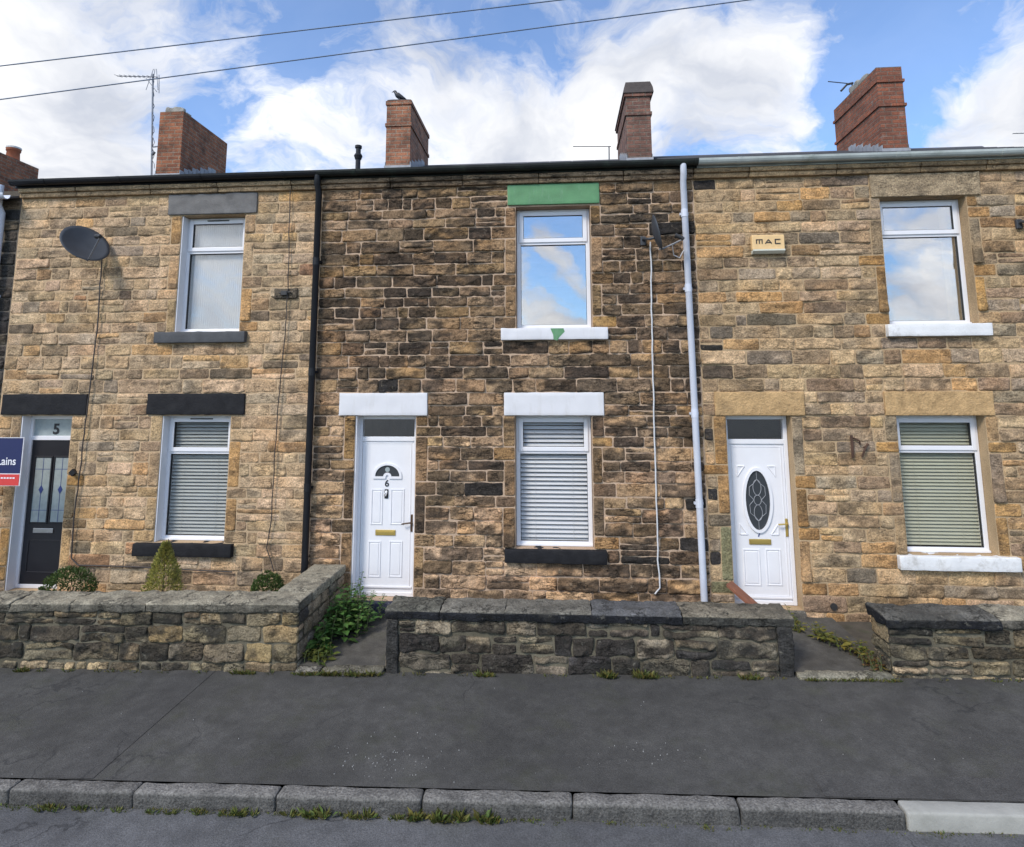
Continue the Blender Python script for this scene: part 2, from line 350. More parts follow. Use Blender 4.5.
def vn(p):
    """3-D value noise, 0..1"""
    p = np.asarray(p, float); i = np.floor(p).astype(np.int64); f = p-i; f = f*f*(3-2*f)
    def hsh(a, b, c):
        h = (a*374761393+b*668265263+c*2147483647) & 0xffffffff
        h = ((h ^ (h >> 13))*1274126177) & 0xffffffff; h = h ^ (h >> 16)
        return (h & 0xffff)/65535.0
    o = 0
    for dx in (0, 1):
        for dy in (0, 1):
            for dz in (0, 1):
                w = (f[..., 0] if dx else 1-f[..., 0])*(f[..., 1] if dy else 1-f[..., 1])*(f[..., 2] if dz else 1-f[..., 2])
                o = o+w*hsh(i[..., 0]+dx, i[..., 1]+dy, i[..., 2]+dz)
    return o
def uv_box(o):
    """box-mapped UVs in metres, for brickwork"""
    me = o.data; uv = me.uv_layers.new(name='UVMap')
    for p in me.polygons:
        for li in p.loop_indices:
            c = me.vertices[me.loops[li].vertex_index].co
            if abs(p.normal.y) > 0.6: t = (c.x, c.z)
            elif abs(p.normal.x) > 0.6: t = (c.y+0.11, c.z)
            else: t = (c.x, c.y)
            uv.data[li].uv = t
def text_mesh(name, txt, size, loc, mat, parent, depth=0.002, rot=(math.pi/2, 0, 0), bold=0.0, sx=1.0):
    cu = bpy.data.curves.new(name, 'FONT'); cu.body = txt; cu.size = size; cu.extrude = depth; cu.align_x = 'CENTER'; cu.align_y = 'CENTER'; cu.offset = bold
    t = bpy.data.objects.new(name+'_tmp', cu); COL.objects.link(t)
    dg = bpy.context.evaluated_depsgraph_get(); me = bpy.data.meshes.new_from_object(t.evaluated_get(dg))
    bpy.data.objects.remove(t); bpy.data.curves.remove(cu)
    me.transform(Matrix.Diagonal((sx, 1, 1, 1)))
    me.transform(Matrix.Translation(Vector(loc)-Vector(ORG[parent])) @ __import__('mathutils').Euler(rot).to_matrix().to_4x4())
    o = bpy.data.objects.new(name, me); COL.objects.link(o); o.parent = parent; ORG[o] = ORG[parent]
    me.materials.clear(); me.materials.append(mat); return o

# ------------------------------------------------------------------ masonry
def lay_stone(mb, x0, x1, z0, z1, col, mapf, relief=0.02, rough=0.02, res=0.017, edge=0.013, seed=0.0, jit=0.010, soot=0.0, alt=(1.07, 0.97, 0.84)):
    """one rock-faced stone: split planes with sharp steps, ragged arrises, its own colour with crust and tint patches"""
    def axis(a, b):
        w = b-a; e = min(edge*0.5, w*0.2); n = max(2, int(round((w-2*e)/res)))
        return np.concatenate([[a, a+e*0.45], np.linspace(a+e, b-e, n+1), [b-e*0.45, b]])
    X, Z = np.meshgrid(axis(x0, x1), axis(z0, z1)); nz, nx = X.shape
    p = np.stack([X*1.0, Z*1.0, np.full_like(X, seed)], -1)
    ex = np.minimum(X-x0, x1-X); ez = np.minimum(Z-z0, z1-Z)
    tx = np.clip(ex/edge, 0, 1); tz = np.clip(ez/edge, 0, 1)
    prof = np.sqrt((1-(1-tx)**2)*(1-(1-tz)**2))
    wz = p*np.array([1, 1.9, 1]); big = vn(wz*5.5); q = big*4.0+vn(wz*17+31)*0.9; st = np.floor(q); fr = q-st
    plane = (st+np.clip((fr-0.72)/0.28, 0, 1))/4.0                       # flat split planes joined by short steps
    h = relief*(0.7+0.5*nrng.rand())+(plane-0.55)*2.0*rough+(vn(p*24+11)-0.5)*rough*0.8+(vn(p*60+5)-0.5)*rough*0.5
    h = h+(X-(x0+x1)/2)*nrng.uniform(-0.05, 0.05)+(Z-(z0+z1)/2)*nrng.uniform(-0.16, 0.08)
    D = -0.008+prof*np.maximum(h, 0.013)
    mx, mz = (x0+x1)/2, (z0+z1)/2
    jx = (vn(p*5+77)-0.5)*2*jit+(vn(p*19+7)-0.5)*jit; jz = (vn(p*5+177)-0.5)*2*jit+(vn(p*19+57)-0.5)*jit
    cr = (1-np.clip(ex/0.022, 0, 1))*(1-np.clip(ez/0.022, 0, 1))
    X2 = X+jx-np.sign(X-mx)*cr*0.006; Z2 = Z+jz-np.sign(Z-mz)*cr*0.006
    V = mapf(X2, Z2, D).reshape(-1, 3)
    g = np.stack([X, Z, X*0+0.37], -1); k = np.clip((vn(g*4.1)-0.45)*3, 0, 1)*0.75
    C = np.asarray(col)[None, None, :]*(1-k[..., None]+k[..., None]*np.array(alt))
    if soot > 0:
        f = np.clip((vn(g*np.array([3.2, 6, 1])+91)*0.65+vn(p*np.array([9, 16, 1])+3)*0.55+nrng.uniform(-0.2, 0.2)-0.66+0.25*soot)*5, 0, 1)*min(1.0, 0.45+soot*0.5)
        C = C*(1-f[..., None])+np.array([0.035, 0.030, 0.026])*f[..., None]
    idx = np.arange(nz*nx).reshape(nz, nx)
    Q = np.stack([idx[:-1, :-1], idx[:-1, 1:], idx[1:, 1:], idx[1:, :-1]], -1).reshape(-1, 4)
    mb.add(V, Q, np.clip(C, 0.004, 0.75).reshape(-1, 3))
def courses(keys, target, jitter=0.18):
    out = [keys[0]]
    for a, b in zip(keys[:-1], keys[1:]):
        n = max(1, int(round((b-a)/target))); w = np.array([1+rng.uniform(-jitter, jitter) for _ in range(n)])
        if n == 1: out.append(b); continue
        w = np.cumsum(w)/w.sum()*(b-a); out += [a+t for t in w]
    return out
def fill_courses(mb, x0, x1, lev, blocked, colfn, mapf, wmin=0.2, wmax=0.55, joint=0.011, split=0.12, **kw):
    for z0, z1 in zip(lev[:-1], lev[1:]):
        segs = [(x0, x1)]
        for (a, b, c, d) in blocked:
            if min(z1, d)-max(z0, c) > 0.02:
                ns = []
                for s, e in segs:
                    if b <= s or a >= e: ns.append((s, e)); continue
                    if a > s: ns.append((s, a))
                    if b < e: ns.append((b, e))
                segs = ns
        for s, e in segs:
            if e-s < 0.05: continue
            x = s
            while x < e-1e-6:
                w = rng.uniform(wmin, wmax)*(1.0 if rng.random() > 0.2 else 0.6)
                if e-(x+w) < wmin*0.7: w = e-x
                j = joint/2*rng.uniform(0.6, 1.5)
                if z1-z0 > 0.13 and rng.random() < split:
                    zm = z0+(z1-z0)*rng.uniform(0.4, 0.6)
                    for q0, q1 in ((z0, zm), (zm, z1)):
                        lay_stone(mb, x+j, x+w-j, q0+j, q1-j, colfn((x+w/2), (q0+q1)/2), mapf, seed=rng.uniform(0, 99), **kw)
                else:
                    lay_stone(mb, x+j, x+w-j, z0+j, z1-j, colfn((x+w/2), (z0+z1)/2), mapf, seed=rng.uniform(0, 99), **kw)
                x += w
def pick(lst):
    t = rng.random()*sum(w for w, _ in lst)
    for w, c in lst:
        t -= w
        if t <= 0: break
    k = rng.uniform(0.8, 1.2); return np.array([c[0]*k*rng.uniform(0.97, 1.04), c[1]*k, c[2]*k*1.02*rng.uniform(0.94, 1.06)])
def lf(x, z, s, o): return float(vn(np.array([[x*s+o, z*s, o*1.7]]))[0])
def col5(x, z):
    return pick([(5, (0.57, 0.40, 0.235)), (4, (0.53, 0.385, 0.235)), (2, (0.46, 0.355, 0.235)), (1.5, (0.56, 0.355, 0.175)), (0.9, (0.42, 0.295, 0.18)), (0.45, (0.23, 0.175, 0.115)), (0.3, (0.47, 0.265, 0.145))])
def col6(x, z):
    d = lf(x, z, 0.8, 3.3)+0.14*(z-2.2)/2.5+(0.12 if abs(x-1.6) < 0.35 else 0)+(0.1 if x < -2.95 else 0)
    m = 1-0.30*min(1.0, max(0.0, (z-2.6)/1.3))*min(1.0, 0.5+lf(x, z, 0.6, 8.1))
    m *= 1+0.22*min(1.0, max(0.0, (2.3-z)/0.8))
    if d < 0.45: return 1.08*m*pick([(4, (0.45, 0.30, 0.175)), (3, (0.39, 0.265, 0.155)), (2, (0.46, 0.30, 0.16)), (1.0, (0.26, 0.18, 0.11)), (0.15, (0.05, 0.044, 0.04))])
    return 1.08*m*pick([(3, (0.38, 0.255, 0.145)), (3.2, (0.32, 0.21, 0.12)), (1.8, (0.41, 0.265, 0.135)), (1.5, (0.20, 0.135, 0.085)), (0.22, (0.04, 0.036, 0.033))])
def col7(x, z):
    if x < 2.05 and rng.random() < 0.30: return pick([(1, (0.05, 0.046, 0.042)), (1, (0.16, 0.12, 0.08))])
    return pick([(4, (0.53, 0.37, 0.205)), (3, (0.48, 0.345, 0.205)), (2.2, (0.41, 0.315, 0.21)), (1.9, (0.54, 0.325, 0.145)), (1.1, (0.35, 0.24, 0.145)), (0.35, (0.18, 0.145, 0.10))])
def col4(x, z): return pick([(3, (0.05, 0.046, 0.042)), (2, (0.09, 0.075, 0.06)), (1, (0.17, 0.125, 0.08))])
def colw(x, z):
    k = 1.45 if z < -0.05 else 1.0
    return k*np.array([1.08, 1.0, 0.80])*pick([(3, (0.22, 0.195, 0.15)), (3, (0.17, 0.155, 0.13)), (1.6, (0.28, 0.235, 0.17)), (1.2, (0.085, 0.08, 0.07)), (0.5, (0.30, 0.235, 0.14))])
def colw6(x, z):
    return 1.1*pick([(2.4, (0.21, 0.175, 0.12)), (2, (0.15, 0.13, 0.095)), (1.5, (0.06, 0.056, 0.05)), (1, (0.26, 0.21, 0.14))])
FRONT = lambda X, Z, D: np.stack([X, -D, Z], -1)

KEYS = [-0.45, -0.02, 0.50, 0.665, 2.32, 2.62, 3.295, 3.46, 5.12, 5.43]
CORN = 5.43
def house_shell(root, x0, x1, ops, mort, rz=None):
    """front wall slab with window and door openings, party walls, back wall and upper floor"""
    mb = MB()
    xs = sorted({x0, x1, *[o[0] for o in ops], *[o[1] for o in ops]}); zs = sorted({-0.6, 5.56, *[o[2] for o in ops], *[o[3] for o in ops]})
    solid = {}
    for i in range(len(xs)-1):
        for k in range(len(zs)-1):
            mx, mz = (xs[i]+xs[i+1])/2, (zs[k]+zs[k+1])/2
            solid[i, k] = not any(o[0] < mx < o[1] and o[2] < mz < o[3] for o in ops)
    T = 0.34
    for (i, k), s in solid.items():
        if not s: continue
        a, b, c, d = xs[i], xs[i+1], zs[k], zs[k+1]
        mb.add([(a, 0, c), (b, 0, c), (b, 0, d), (a, 0, d)], [(0, 1, 2, 3)]); mb.add([(a, T, c), (b, T, c), (b, T, d), (a, T, d)], [(3, 2, 1, 0)])
        if not solid.get((i-1, k)): mb.add([(a, 0, c), (a, T, c), (a, T, d), (a, 0, d)], [(3, 2, 1, 0)])
        if not solid.get((i+1, k)): mb.add([(b, 0, c), (b, T, c), (b, T, d), (b, 0, d)], [(0, 1, 2, 3)])
        if not solid.get((i, k-1)): mb.add([(a, 0, c), (b, 0, c), (b, T, c), (a, T, c)], [(3, 2, 1, 0)])
        if not solid.get((i, k+1)): mb.add([(a, 0, d), (b, 0, d), (b, T, d), (a, T, d)], [(0, 1, 2, 3)])
    mb.box(x0+0.002, x0+0.11, T+0.001, 7.2, -0.6, 5.55); mb.box(x1-0.11, x1-0.002, T+0.001, 7.2, -0.6, 5.55)
    mb.box(x0+0.002, x1-0.002, 7.201, 7.5, -0.6, 5.55); mb.box(x0+0.112, x1-0.112, T+0.002, 7.19, 2.75, 2.95)
    mb.box(x0+0.112, x1-0.112, T+0.002, 7.19, 5.25, 5.35)
    if rz:
        for xa, xb in ((x0+0.002, x0+0.11), (x1-0.11, x1-0.002)): mb.prism([(0.05, 5.551), (7.5, 5.551), (7.5, 5.58), (3.8, rz-0.06), (0.05, 5.60)], xa, xb, 'x')
    return mb
def jambs(ops, lev, colj):
    """upright and flat jamb stones beside each opening, snapped to the courses"""
    out = []
    for (a, b, c, d) in ops:
        lv = [z for z in lev if c-0.01 <= z <= d+0.01]
        for side in (-1, 1):
            i = 0; flat = rng.random() < 0.5
            while i < len(lv)-1:
                n = 1 if flat else rng.choice([3, 3, 4]); j = min(len(lv)-1, i+n)
                if len(lv)-1-j == 1 and not flat: j = len(lv)-1
                w = rng.uniform(0.24, 0.34) if flat else rng.uniform(0.12, 0.16)
                out.append((a-w, a+0.0, lv[i], lv[j]) if side < 0 else (b, b+w, lv[i], lv[j]))
                i = j; flat = not flat
    return out
def make_house(name, label, x0, x1, ops, lintels, sills, colfn, jambcol, stone, mort, cornice_col, ridge, rel=0.016, rgh=0.018, soot=0.0):
    root = empty(name, ((x0+x1)/2, 0, 0), label, 'house', 'stone terraced houses along the street')
    shell = house_shell(root, x0, x1, ops, mort, ridge)
    shell.build('wall', mort, root)
    lev = courses(KEYS, 0.152, 0.16)
    jb = jambs(ops, lev, jambcol)
    blk = list(ops)+[l[:4] for l in lintels]+[s[:4] for s in sills]+jb
    mb = MB()
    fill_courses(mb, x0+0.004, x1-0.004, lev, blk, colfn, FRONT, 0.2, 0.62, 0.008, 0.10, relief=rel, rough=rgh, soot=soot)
    for (a, b, c, d) in jb:
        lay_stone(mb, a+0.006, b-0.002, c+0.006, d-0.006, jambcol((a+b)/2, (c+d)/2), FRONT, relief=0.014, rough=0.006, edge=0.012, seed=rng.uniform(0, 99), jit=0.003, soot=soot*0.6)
    st = mb.build('stonework', stone, root, True)
    # projecting cornice band of long stones under the gutter
    cb = MB(); x = x0
    while x < x1-0.01:
        w = min(rng.uniform(0.7, 1.15), x1-x)
        if x1-x-w < 0.4: w = x1-x
        g = rng.uniform(0.8, 1.2)*np.array(cornice_col)
        cb.rbox(x+0.004, x+w-0.004, -0.06, 0.02, 5.435, 5.50, 0.012, 0.004, 0.09, g*0.9, rng.uniform(0, 99))
        cb.rbox(x+0.004, x+w-0.004, -0.09, 0.02, 5.502, 5.565, 0.014, 0.004, 0.09, g, rng.uniform(0, 99)); x += w
    cb.build('cornice', stone, root, True)
    for (a, b, c, d, mt, am) in lintels:
        lb = MB(); dressed = mt in ('dressed', 'stone7')
        lb.rbox(a, b, -0.028, 0.12, c+0.003, d-0.003, 0.006, am, 0.04, (0.52, 0.34, 0.165) if mt == 'dressed' else (0.38, 0.29, 0.185), rng.uniform(0, 99))
        lb.build('lintel', M[mt], root, True)
    for (a, b, c, d, mt) in sills:
        lb = MB(); lb.rbox(a, b, -0.075, 0.155, c+0.002, d-0.002, 0.008, 0.005, 0.04, (1, 1, 1), rng.uniform(0, 99))
        lb.build('sill', M[mt], root, True)
    # slate roof: overlapping slate courses, front and back slope
    ry, rz = 3.8, ridge; ez = 5.62; rb = MB(); n = 20
    ex0, ex1 = x0, x1
    for sgn in (1, -1):
        for i in range(n):
            ta, tb = i/n, min(1.0, (i+1.25)/n)
            ya, za = -0.16+(ry+0.16)*ta, ez+(rz-ez)*ta; yb, zb = -0.16+(ry+0.16)*tb, ez+(rz-ez)*tb
            if sgn < 0: ya, yb = 2*ry-ya, 2*ry-yb
            xx = ex0+(0 if i % 2 else -0.12)
            while xx < ex1:
                a, b = max(ex0, xx+0.002), min(ex1, xx+0.248)
                if b-a > 0.01:
                    o = rng.uniform(0, 0.004)
                    V = [(a, ya, za+0.016+o), (b, ya, za+0.016+o), (b, yb, zb), (a, yb, zb), (a, ya, za+0.006+o), (b, ya, za+0.006+o), (b, yb, zb-0.01), (a, yb, zb-0.01)]
                    rb.add(V, [(0, 1, 2, 3), (7, 6, 5, 4), (0, 4, 5, 1), (1, 5, 6, 2), (2, 6, 7, 3), (3, 7, 4, 0)])
                xx += 0.25
    rb.build('roof', M['slate'], root)
    cr = MB(); x = ex0
    while x < ex1-0.05:
        w = min(0.45, ex1-x); cr.prism([(ry-0.12, rz-0.045), (ry-0.03, rz+0.025), (ry+0.03, rz+0.025), (ry+0.12, rz-0.045)], x+0.003, x+w-0.003, 'x'); x += w
    cr.build('ridge_tiles', M['slate'], root)
    return root, lev
def gutter(root, x0, x1, mat, drop=0.0):
    g = MB(); prof = []; cy, cz, r = -0.15, 5.655-drop, 0.062
    for i in range(9):
        a = math.pi+math.pi*i/8; prof.append((cy+r*math.cos(a), cz+r*math.sin(a)*1.15))
    for i in range(9):
        a = 2*math.pi-math.pi*i/8; prof.append((cy+(r-0.005)*math.cos(a), cz+(r-0.005)*math.sin(a)*1.15))
    g.prism(prof, x0, x1, 'x')
    g.box(x0, x1, -0.087, -0.065, 5.568, 5.70)          # fascia board behind the gutter
    x = x0+0.5
    while x < x1:
        rr = 0.067
        pr = [(cy+rr*math.cos(math.pi+math.pi*i/8), cz+rr*1.15*math.sin(math.pi+math.pi*i/8)) for i in range(9)]+[(cy+(r+.0005)*math.cos(2*math.pi-math.pi*i/8), cz+1.15*(r+.0005)*math.sin(2*math.pi-math.pi*i/8)) for i in range(9)]
        g.prism(pr, x, x+0.045, 'x'); x += rng.uniform(0.9, 1.3)
    return g.build('gutter', mat, root)
def drainpipe(root, x, ztop, zbot, mat, y=-0.085, r=0.043, joints=(), dx=0.0):
    p = MB()
    p.tube([(x, -0.15, 5.60), (x, -0.15, ztop+0.05), (x+dx*0.1, y, ztop-0.04), (x+dx, y, zbot)], r, 14)
    o = p.build('drainpipe', mat, root, True)
    for z in joints:
        c = MB(); xz = x+dx*(ztop-z)/(ztop-zbot)
        c.tube([(xz, y, z-0.05), (xz, y, z+0.05)], r+0.004, 14); c.box(xz-0.055, xz+0.055, y+0.02, 0.0, z-0.015, z+0.015)
        c.build('pipe_bracket', mat, o)
    return o

# ------------------------------------------------------------------ windows
def frame_bars(mb, x0, x1, z0, z1, w, y0, y1, bev=0.006):
    mb.box(x0, x0+w, y0, y1, z0, z1, bev=bev); mb.box(x1-w, x1, y0, y1, z0, z1, bev=bev)
    mb.box(x0+w-0.001, x1-w+0.001, y0+0.0015, y1-0.0015, z0+0.0008, z0+w, bev=bev); mb.box(x0+w-0.001, x1-w+0.001, y0+0.0015, y1-0.0015, z1-w, z1-0.0008, bev=bev)
def make_window(root, op, split, glass, mat='upvc', blind=None, Y=0.145, reveal=False, curtain=False, vent=False):
    x0, x1, z0, z1 = op; a, b, c, d = x0+0.004, x1-0.004, z0+0.003, z1-0.004
    zt = c+(d-c)*split                                       # transom height
    fr = MB(); w = 0.055
    frame_bars(fr, a, b, c, d, w, Y, Y+0.07)
    fr.box(a+w-0.001, b-w+0.001, Y+0.001, Y+0.068, zt-0.025, zt+0.025, bev=0.006)
    fr.box(a+0.001, b-0.001, Y-0.03, Y+0.05, c+0.0, c+0.028, bev=0.006)    # projecting cill
    win = fr.build('window', M[mat], root)
    ts = MB(); frame_bars(ts, a+0.035, b-0.035, zt+0.008, d-0.03, 0.058, Y-0.018, Y+0.03)
    s = ts.build('opening_sash', M[mat], win)
    gk = MB(); e = 0.0925; frame_bars(gk, a+e-0.004, b-e+0.004, zt+0.062, d-0.084, 0.008, Y-0.012, Y+0.03, 0); frame_bars(gk, a+w-0.004, b-w+0.004, c+w-0.004, zt-0.021, 0.008, Y+0.012, Y+0.05, 0)
    gk.build('gasket', M['gasket'], win)
    if vent:
        v = MB(); v.box((a+b)/2-0.16, (a+b)/2+0.16, Y-0.03, Y-0.012, d-0.052, d-0.036, bev=0.004); v.build('trickle_vent', M['gasket'], win)
    p = MB(); p.box(a+e, b-e, Y+0.006, Y+0.012, zt+0.066, d-0.088); p.build('pane', glass, win)
    p = MB(); p.box(a+w, b-w, Y+0.03, Y+0.036, c+w, zt-0.025); p.build('pane', glass, win)
    yb = Y+0.068
    if blind:
        kind, mt, pitch, tilt = blind; bl = MB()
        if kind == 'slat':
            z = d-0.05; bl.box(a+0.02, b-0.02, yb-0.02, yb+0.025, d-0.05, d-0.012)
            h = pitch*1.02/2
            while z > c+0.05:
                t = math.radians(tilt+rng.uniform(-2, 2)); dy, dz = h*math.cos(t), h*math.sin(t); sag = rng.uniform(-0.001, 0.001)
                bl.add([(a+0.025, yb-dy, z-dz+sag), (b-0.025, yb-dy, z-dz-sag), (b-0.025, yb+dy, z+dz-sag), (a+0.025, yb+dy, z+dz+sag), (a+0.025, yb-dy, z-dz+sag-0.002), (b-0.025, yb-dy, z-dz-sag-0.002), (b-0.025, yb+dy, z+dz-sag-0.002), (a+0.025, yb+dy, z+dz+sag-0.002)],
                       [(0, 1, 2, 3), (7, 6, 5, 4), (0, 4, 5, 1), (1, 5, 6, 2), (2, 6, 7, 3), (3, 7, 4, 0)])
                z -= pitch
            for q in (0.25, 0.75): bl.tube([(a+(b-a)*q, yb-0.02, c+0.03), (a+(b-a)*q, yb-0.02, d-0.03)], 0.0015, 5)
        else:                                                 # pleated fabric sheet
            n = 56; V = []
            for zz in (c+0.02, d-0.01):
                for i in range(n+1): V.append((a+0.02+(b-a-0.04)*i/n, yb+(0.0025 if i % 2 else -0.0025), zz))
            bl.add(V, [(i, i+1, n+2+i, n+1+i) for i in range(n)])
            bl.add([(x, y+0.004, z) for x, y, z in V], [(n+1+i, n+2+i, i+1, i) for i in range(n)])
        bl.build('blind', M[mt], win)
    if curtain:
        cu = MB(); n = 14
        V = [(b-0.22+0.16*i/n, yb+0.02*math.sin(i*1.6), zz) for zz in (c+0.01, d-0.02) for i in range(n+1)]
        cu.add(V, [(i, i+1, n+2+i, n+1+i) for i in range(n)]); cu.add([(x, y+0.004, z) for x, y, z in V], [(n+1+i, n+2+i, i+1, i) for i in range(n)])
        cu.build('curtain', M['curtain'], win)
    if reveal:
        rv = MB(); rv.box(x0+0.001, x0+0.016, 0.012, Y-0.002, z0+0.003, z1-0.005); rv.build('reveal_lining', M['upvc'], win)
    return win

# ------------------------------------------------------------------ the three houses (and the edge of a fourth)
O5 = [(-7.42, -6.67, 0.0, 2.32), (-5.37, -4.40, 0.665, 2.32), (-5.29, -4.355, 3.46, 5.12)]
O6 = [(-2.68, -1.865, 0.0, 2.32), (-0.56, 0.43, 0.665, 2.32), (-0.54, 0.465, 3.46, 5.12)]
O7 = [(2.12, 2.92, 0.0, 2.32), (4.19, 5.23, 0.665, 2.32), (4.21, 5.28, 3.46, 5.12)]
R5, R6, R7 = at(290, 172.5, 3.8)[2], at(600, 161.5, 3.8)[2], at(740, 155.5, 3.8)[2]
h5, lev5 = make_house('terraced_house', 'tan stone terraced house with black door numbered 5 and black lintels', -7.75, -3.25, O5,
    [(-7.71, -6.46, 2.33, 2.62, 'bpaint', 0.006), (-5.59, -4.21, 2.33, 2.62, 'bpaint', 0.006), (-5.49, -4.185, 5.13, 5.43, 'slatestone', 0.008)],
    [(-5.61, -4.26, 0.50, 0.665, 'bpaint'), (-5.53, -4.235, 3.305, 3.46, 'slatesill')],
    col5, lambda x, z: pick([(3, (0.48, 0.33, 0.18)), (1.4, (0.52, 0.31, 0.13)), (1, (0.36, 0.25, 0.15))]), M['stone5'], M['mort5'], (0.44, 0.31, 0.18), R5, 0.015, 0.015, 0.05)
h6, lev6 = make_house('terraced_house', 'dark brown stone terraced house with white door numbered 6 and green upper lintel', -3.25, 1.84, O6,
    [(-2.90, -1.715, 2.32, 2.62, 'wpaint', 0.003), (-0.70, 0.59, 2.32, 2.62, 'wpaint', 0.003), (-0.65, 0.59, 5.14, 5.43, 'gpaint', 0.003)],
    [(-0.69, 0.58, 0.50, 0.665, 'bpaint'), (-0.735, 0.66, 3.30, 3.46, 'wpaint')],
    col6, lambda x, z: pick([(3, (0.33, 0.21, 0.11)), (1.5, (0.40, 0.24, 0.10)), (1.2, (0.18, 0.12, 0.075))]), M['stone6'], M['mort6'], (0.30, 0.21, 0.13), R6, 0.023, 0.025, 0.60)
h7, lev7 = make_house('terraced_house', 'golden stone terraced house with oval glazed white door and tan stone lintels', 1.84, 8.2, O7,
    [(1.99, 3.09, 2.32, 2.62, 'dressed', 0.003), (4.06, 5.34, 2.32, 2.62, 'dressed', 0.003), (4.10, 5.45, 5.12, 5.43, 'stone7', 0.010)],
    [(4.06, 5.43, 0.50, 0.665, 'wpaintc'), (4.15, 5.39, 3.30, 3.46, 'wpaintc')],
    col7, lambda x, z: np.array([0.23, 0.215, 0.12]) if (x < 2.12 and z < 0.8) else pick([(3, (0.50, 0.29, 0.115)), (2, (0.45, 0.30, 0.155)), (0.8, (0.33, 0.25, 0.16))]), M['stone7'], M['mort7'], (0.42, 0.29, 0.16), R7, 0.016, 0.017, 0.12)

BL = 24
make_window(h5, O5[1], 0.70, M['glass'], blind=('slat', 'blindg', 0.046, 45), reveal=True, vent=True)
make_window(h5, O5[2], 0.70, M['glass5u'], blind=('pleat', 'pleat', 0, 0), reveal=True, vent=True)
make_window(h6, O6[1], 0.715, M['glass'], blind=('slat', 'blindw', 0.055, 44))
make_window(h6, O6[2], 0.715, M['glass_sky'], 'upvc')
make_window(h7, O7[1], 0.735, M['glass'], 'upvc', blind=('slat', 'blindb', 0.042, 50))
make_window(h7, O7[2], 0.715, M['glass_sky7'], 'upvc', curtain=True)

gutter(h5, -7.80, -3.27, M['blackpvc']); gutter(h6, -3.268, 1.88, M['greenpvc']); gutter(h7, 1.882, 8.22, M['greypvc'])
p5 = drainpipe(h5, -3.27, 5.42, -0.22, M['blackpvc'], joints=(4.4, 2.9, 1.4), dx=0.01)
p6 = drainpipe(h6, 1.69, 5.42, -0.10, M['pipegrey'], joints=(4.95, 3.95, 2.35, 1.25), dx=0.05, r=0.042)
p6['label'] = 'pale grey plastic drainpipe'

# ---- doors
DY = 0.165
def dxz(px, py): p = at(px, py, DY); return p[0], p[2]
def moulding(mb, x0, x1, z0, z1, w=0.016, y=DY):
    frame_bars(mb, x0, x1, z0, z1, w, y-0.009, y+0.002, 0.004)
    mb.box(x0+w+0.014, x1-w-0.014, y-0.006, y+0.002, z0+w+0.014, z1-w-0.014, bev=0.004)
def door_base(root, op, ztr, leafmat, frame='upvc', name='door'):
    x0, x1, z0, z1 = op; a, b = x0+0.004, x1-0.004
    lf_ = MB(); lf_.box(a+0.052, b-0.052, DY, DY+0.045, 0.045, ztr-0.028, bev=0.004); leaf = lf_.build('door', leafmat, root)
    f = MB(); frame_bars(f, a, b, 0.002, z1-0.004, 0.05, DY-0.02, DY+0.05)
    f.box(a+0.049, b-0.049, DY-0.018, DY+0.048, ztr-0.03, ztr+0.03, bev=0.006); f.build('door_frame', M[frame], leaf)
    return leaf, a, b
# number 6
d6, a, b = door_base(h6, O6[0], 2.005, M['upvc'])
t = MB(); t.box(a+0.05, b-0.05, DY+0.01, DY+0.016, 2.035, 2.266); t.build('transom_pane', M['glasst'], d6)
t = MB(); x0, z1_ = dxz(368, 452); x1 = dxz(409.5, 500)[0]
frame_bars(t, a+0.085, b-0.085, 0.10, 1.955, 0.014, DY-0.006, DY+0.002, 0.003)
for (l, r_, tp, bt) in ((370.5, 383, 489, 524.5), (390, 404.5, 489, 524.5), (367.5, 381, 541, 577), (388.5, 402.5, 541, 577)):
    xa, za = dxz(l, bt); xb, zb = dxz(r_, tp); moulding(t, xa, xb, za, zb)
t.build('panel_moulding', M['upvc'], d6)
cxf, czf = dxz(387.5, 476.3); R = 0.165; n = 24
half = [(cxf+R*math.cos(math.pi*i/n), czf+R*0.86*math.sin(math.pi*i/n)) for i in range(n+1)]
notch = [(cxf+0.055*math.cos(math.pi-math.pi*i/8), czf+0.05*math.sin(math.pi-math.pi*i/8)) for i in range(9)]
out = half+notch
sc_ = lambda k: [(cxf+(R+k)*math.cos(math.pi*i/n), czf-(k if i in (0, n) else 0)+(R+k)*0.88*math.sin(math.pi*i/n)) for i in range(n+1)]+[(cxf+max(0.02, 0.055-k)*math.cos(math.pi-math.pi*i/8), czf-k+0.05*math.sin(math.pi-math.pi*i/8)) for i in range(9)]
t = MB(); t.prism(out, DY-0.004, DY+0.001); t.build('fanlight_pane', M['dark'], d6)
t = MB(); t.ring(sc_(0.03), sc_(0.0), DY-0.016, DY+0.002); t.build('fanlight_trim', M['upvc'], d6)
t = MB(); t.prism([(cxf+0.032*math.cos(2*math.pi*i/14), czf+0.088+0.032*math.sin(2*math.pi*i/14)) for i in range(14)], DY-0.007, DY-0.004); t.build('fanlight_rosette', M['frost'], d6)
x, z = dxz(387, 483.5); text_mesh('house_number', '6', 0.12, (x, DY-0.004, z), M['blackprint'], d6, bold=0.002)
x, z = dxz(386.5, 493); t = MB(); t.box(x-0.026, x+0.026, DY-0.01, DY+0.001, z-0.07, z+0.05, bev=0.006); k = t.build('door_knocker', M['blackprint'], d6)
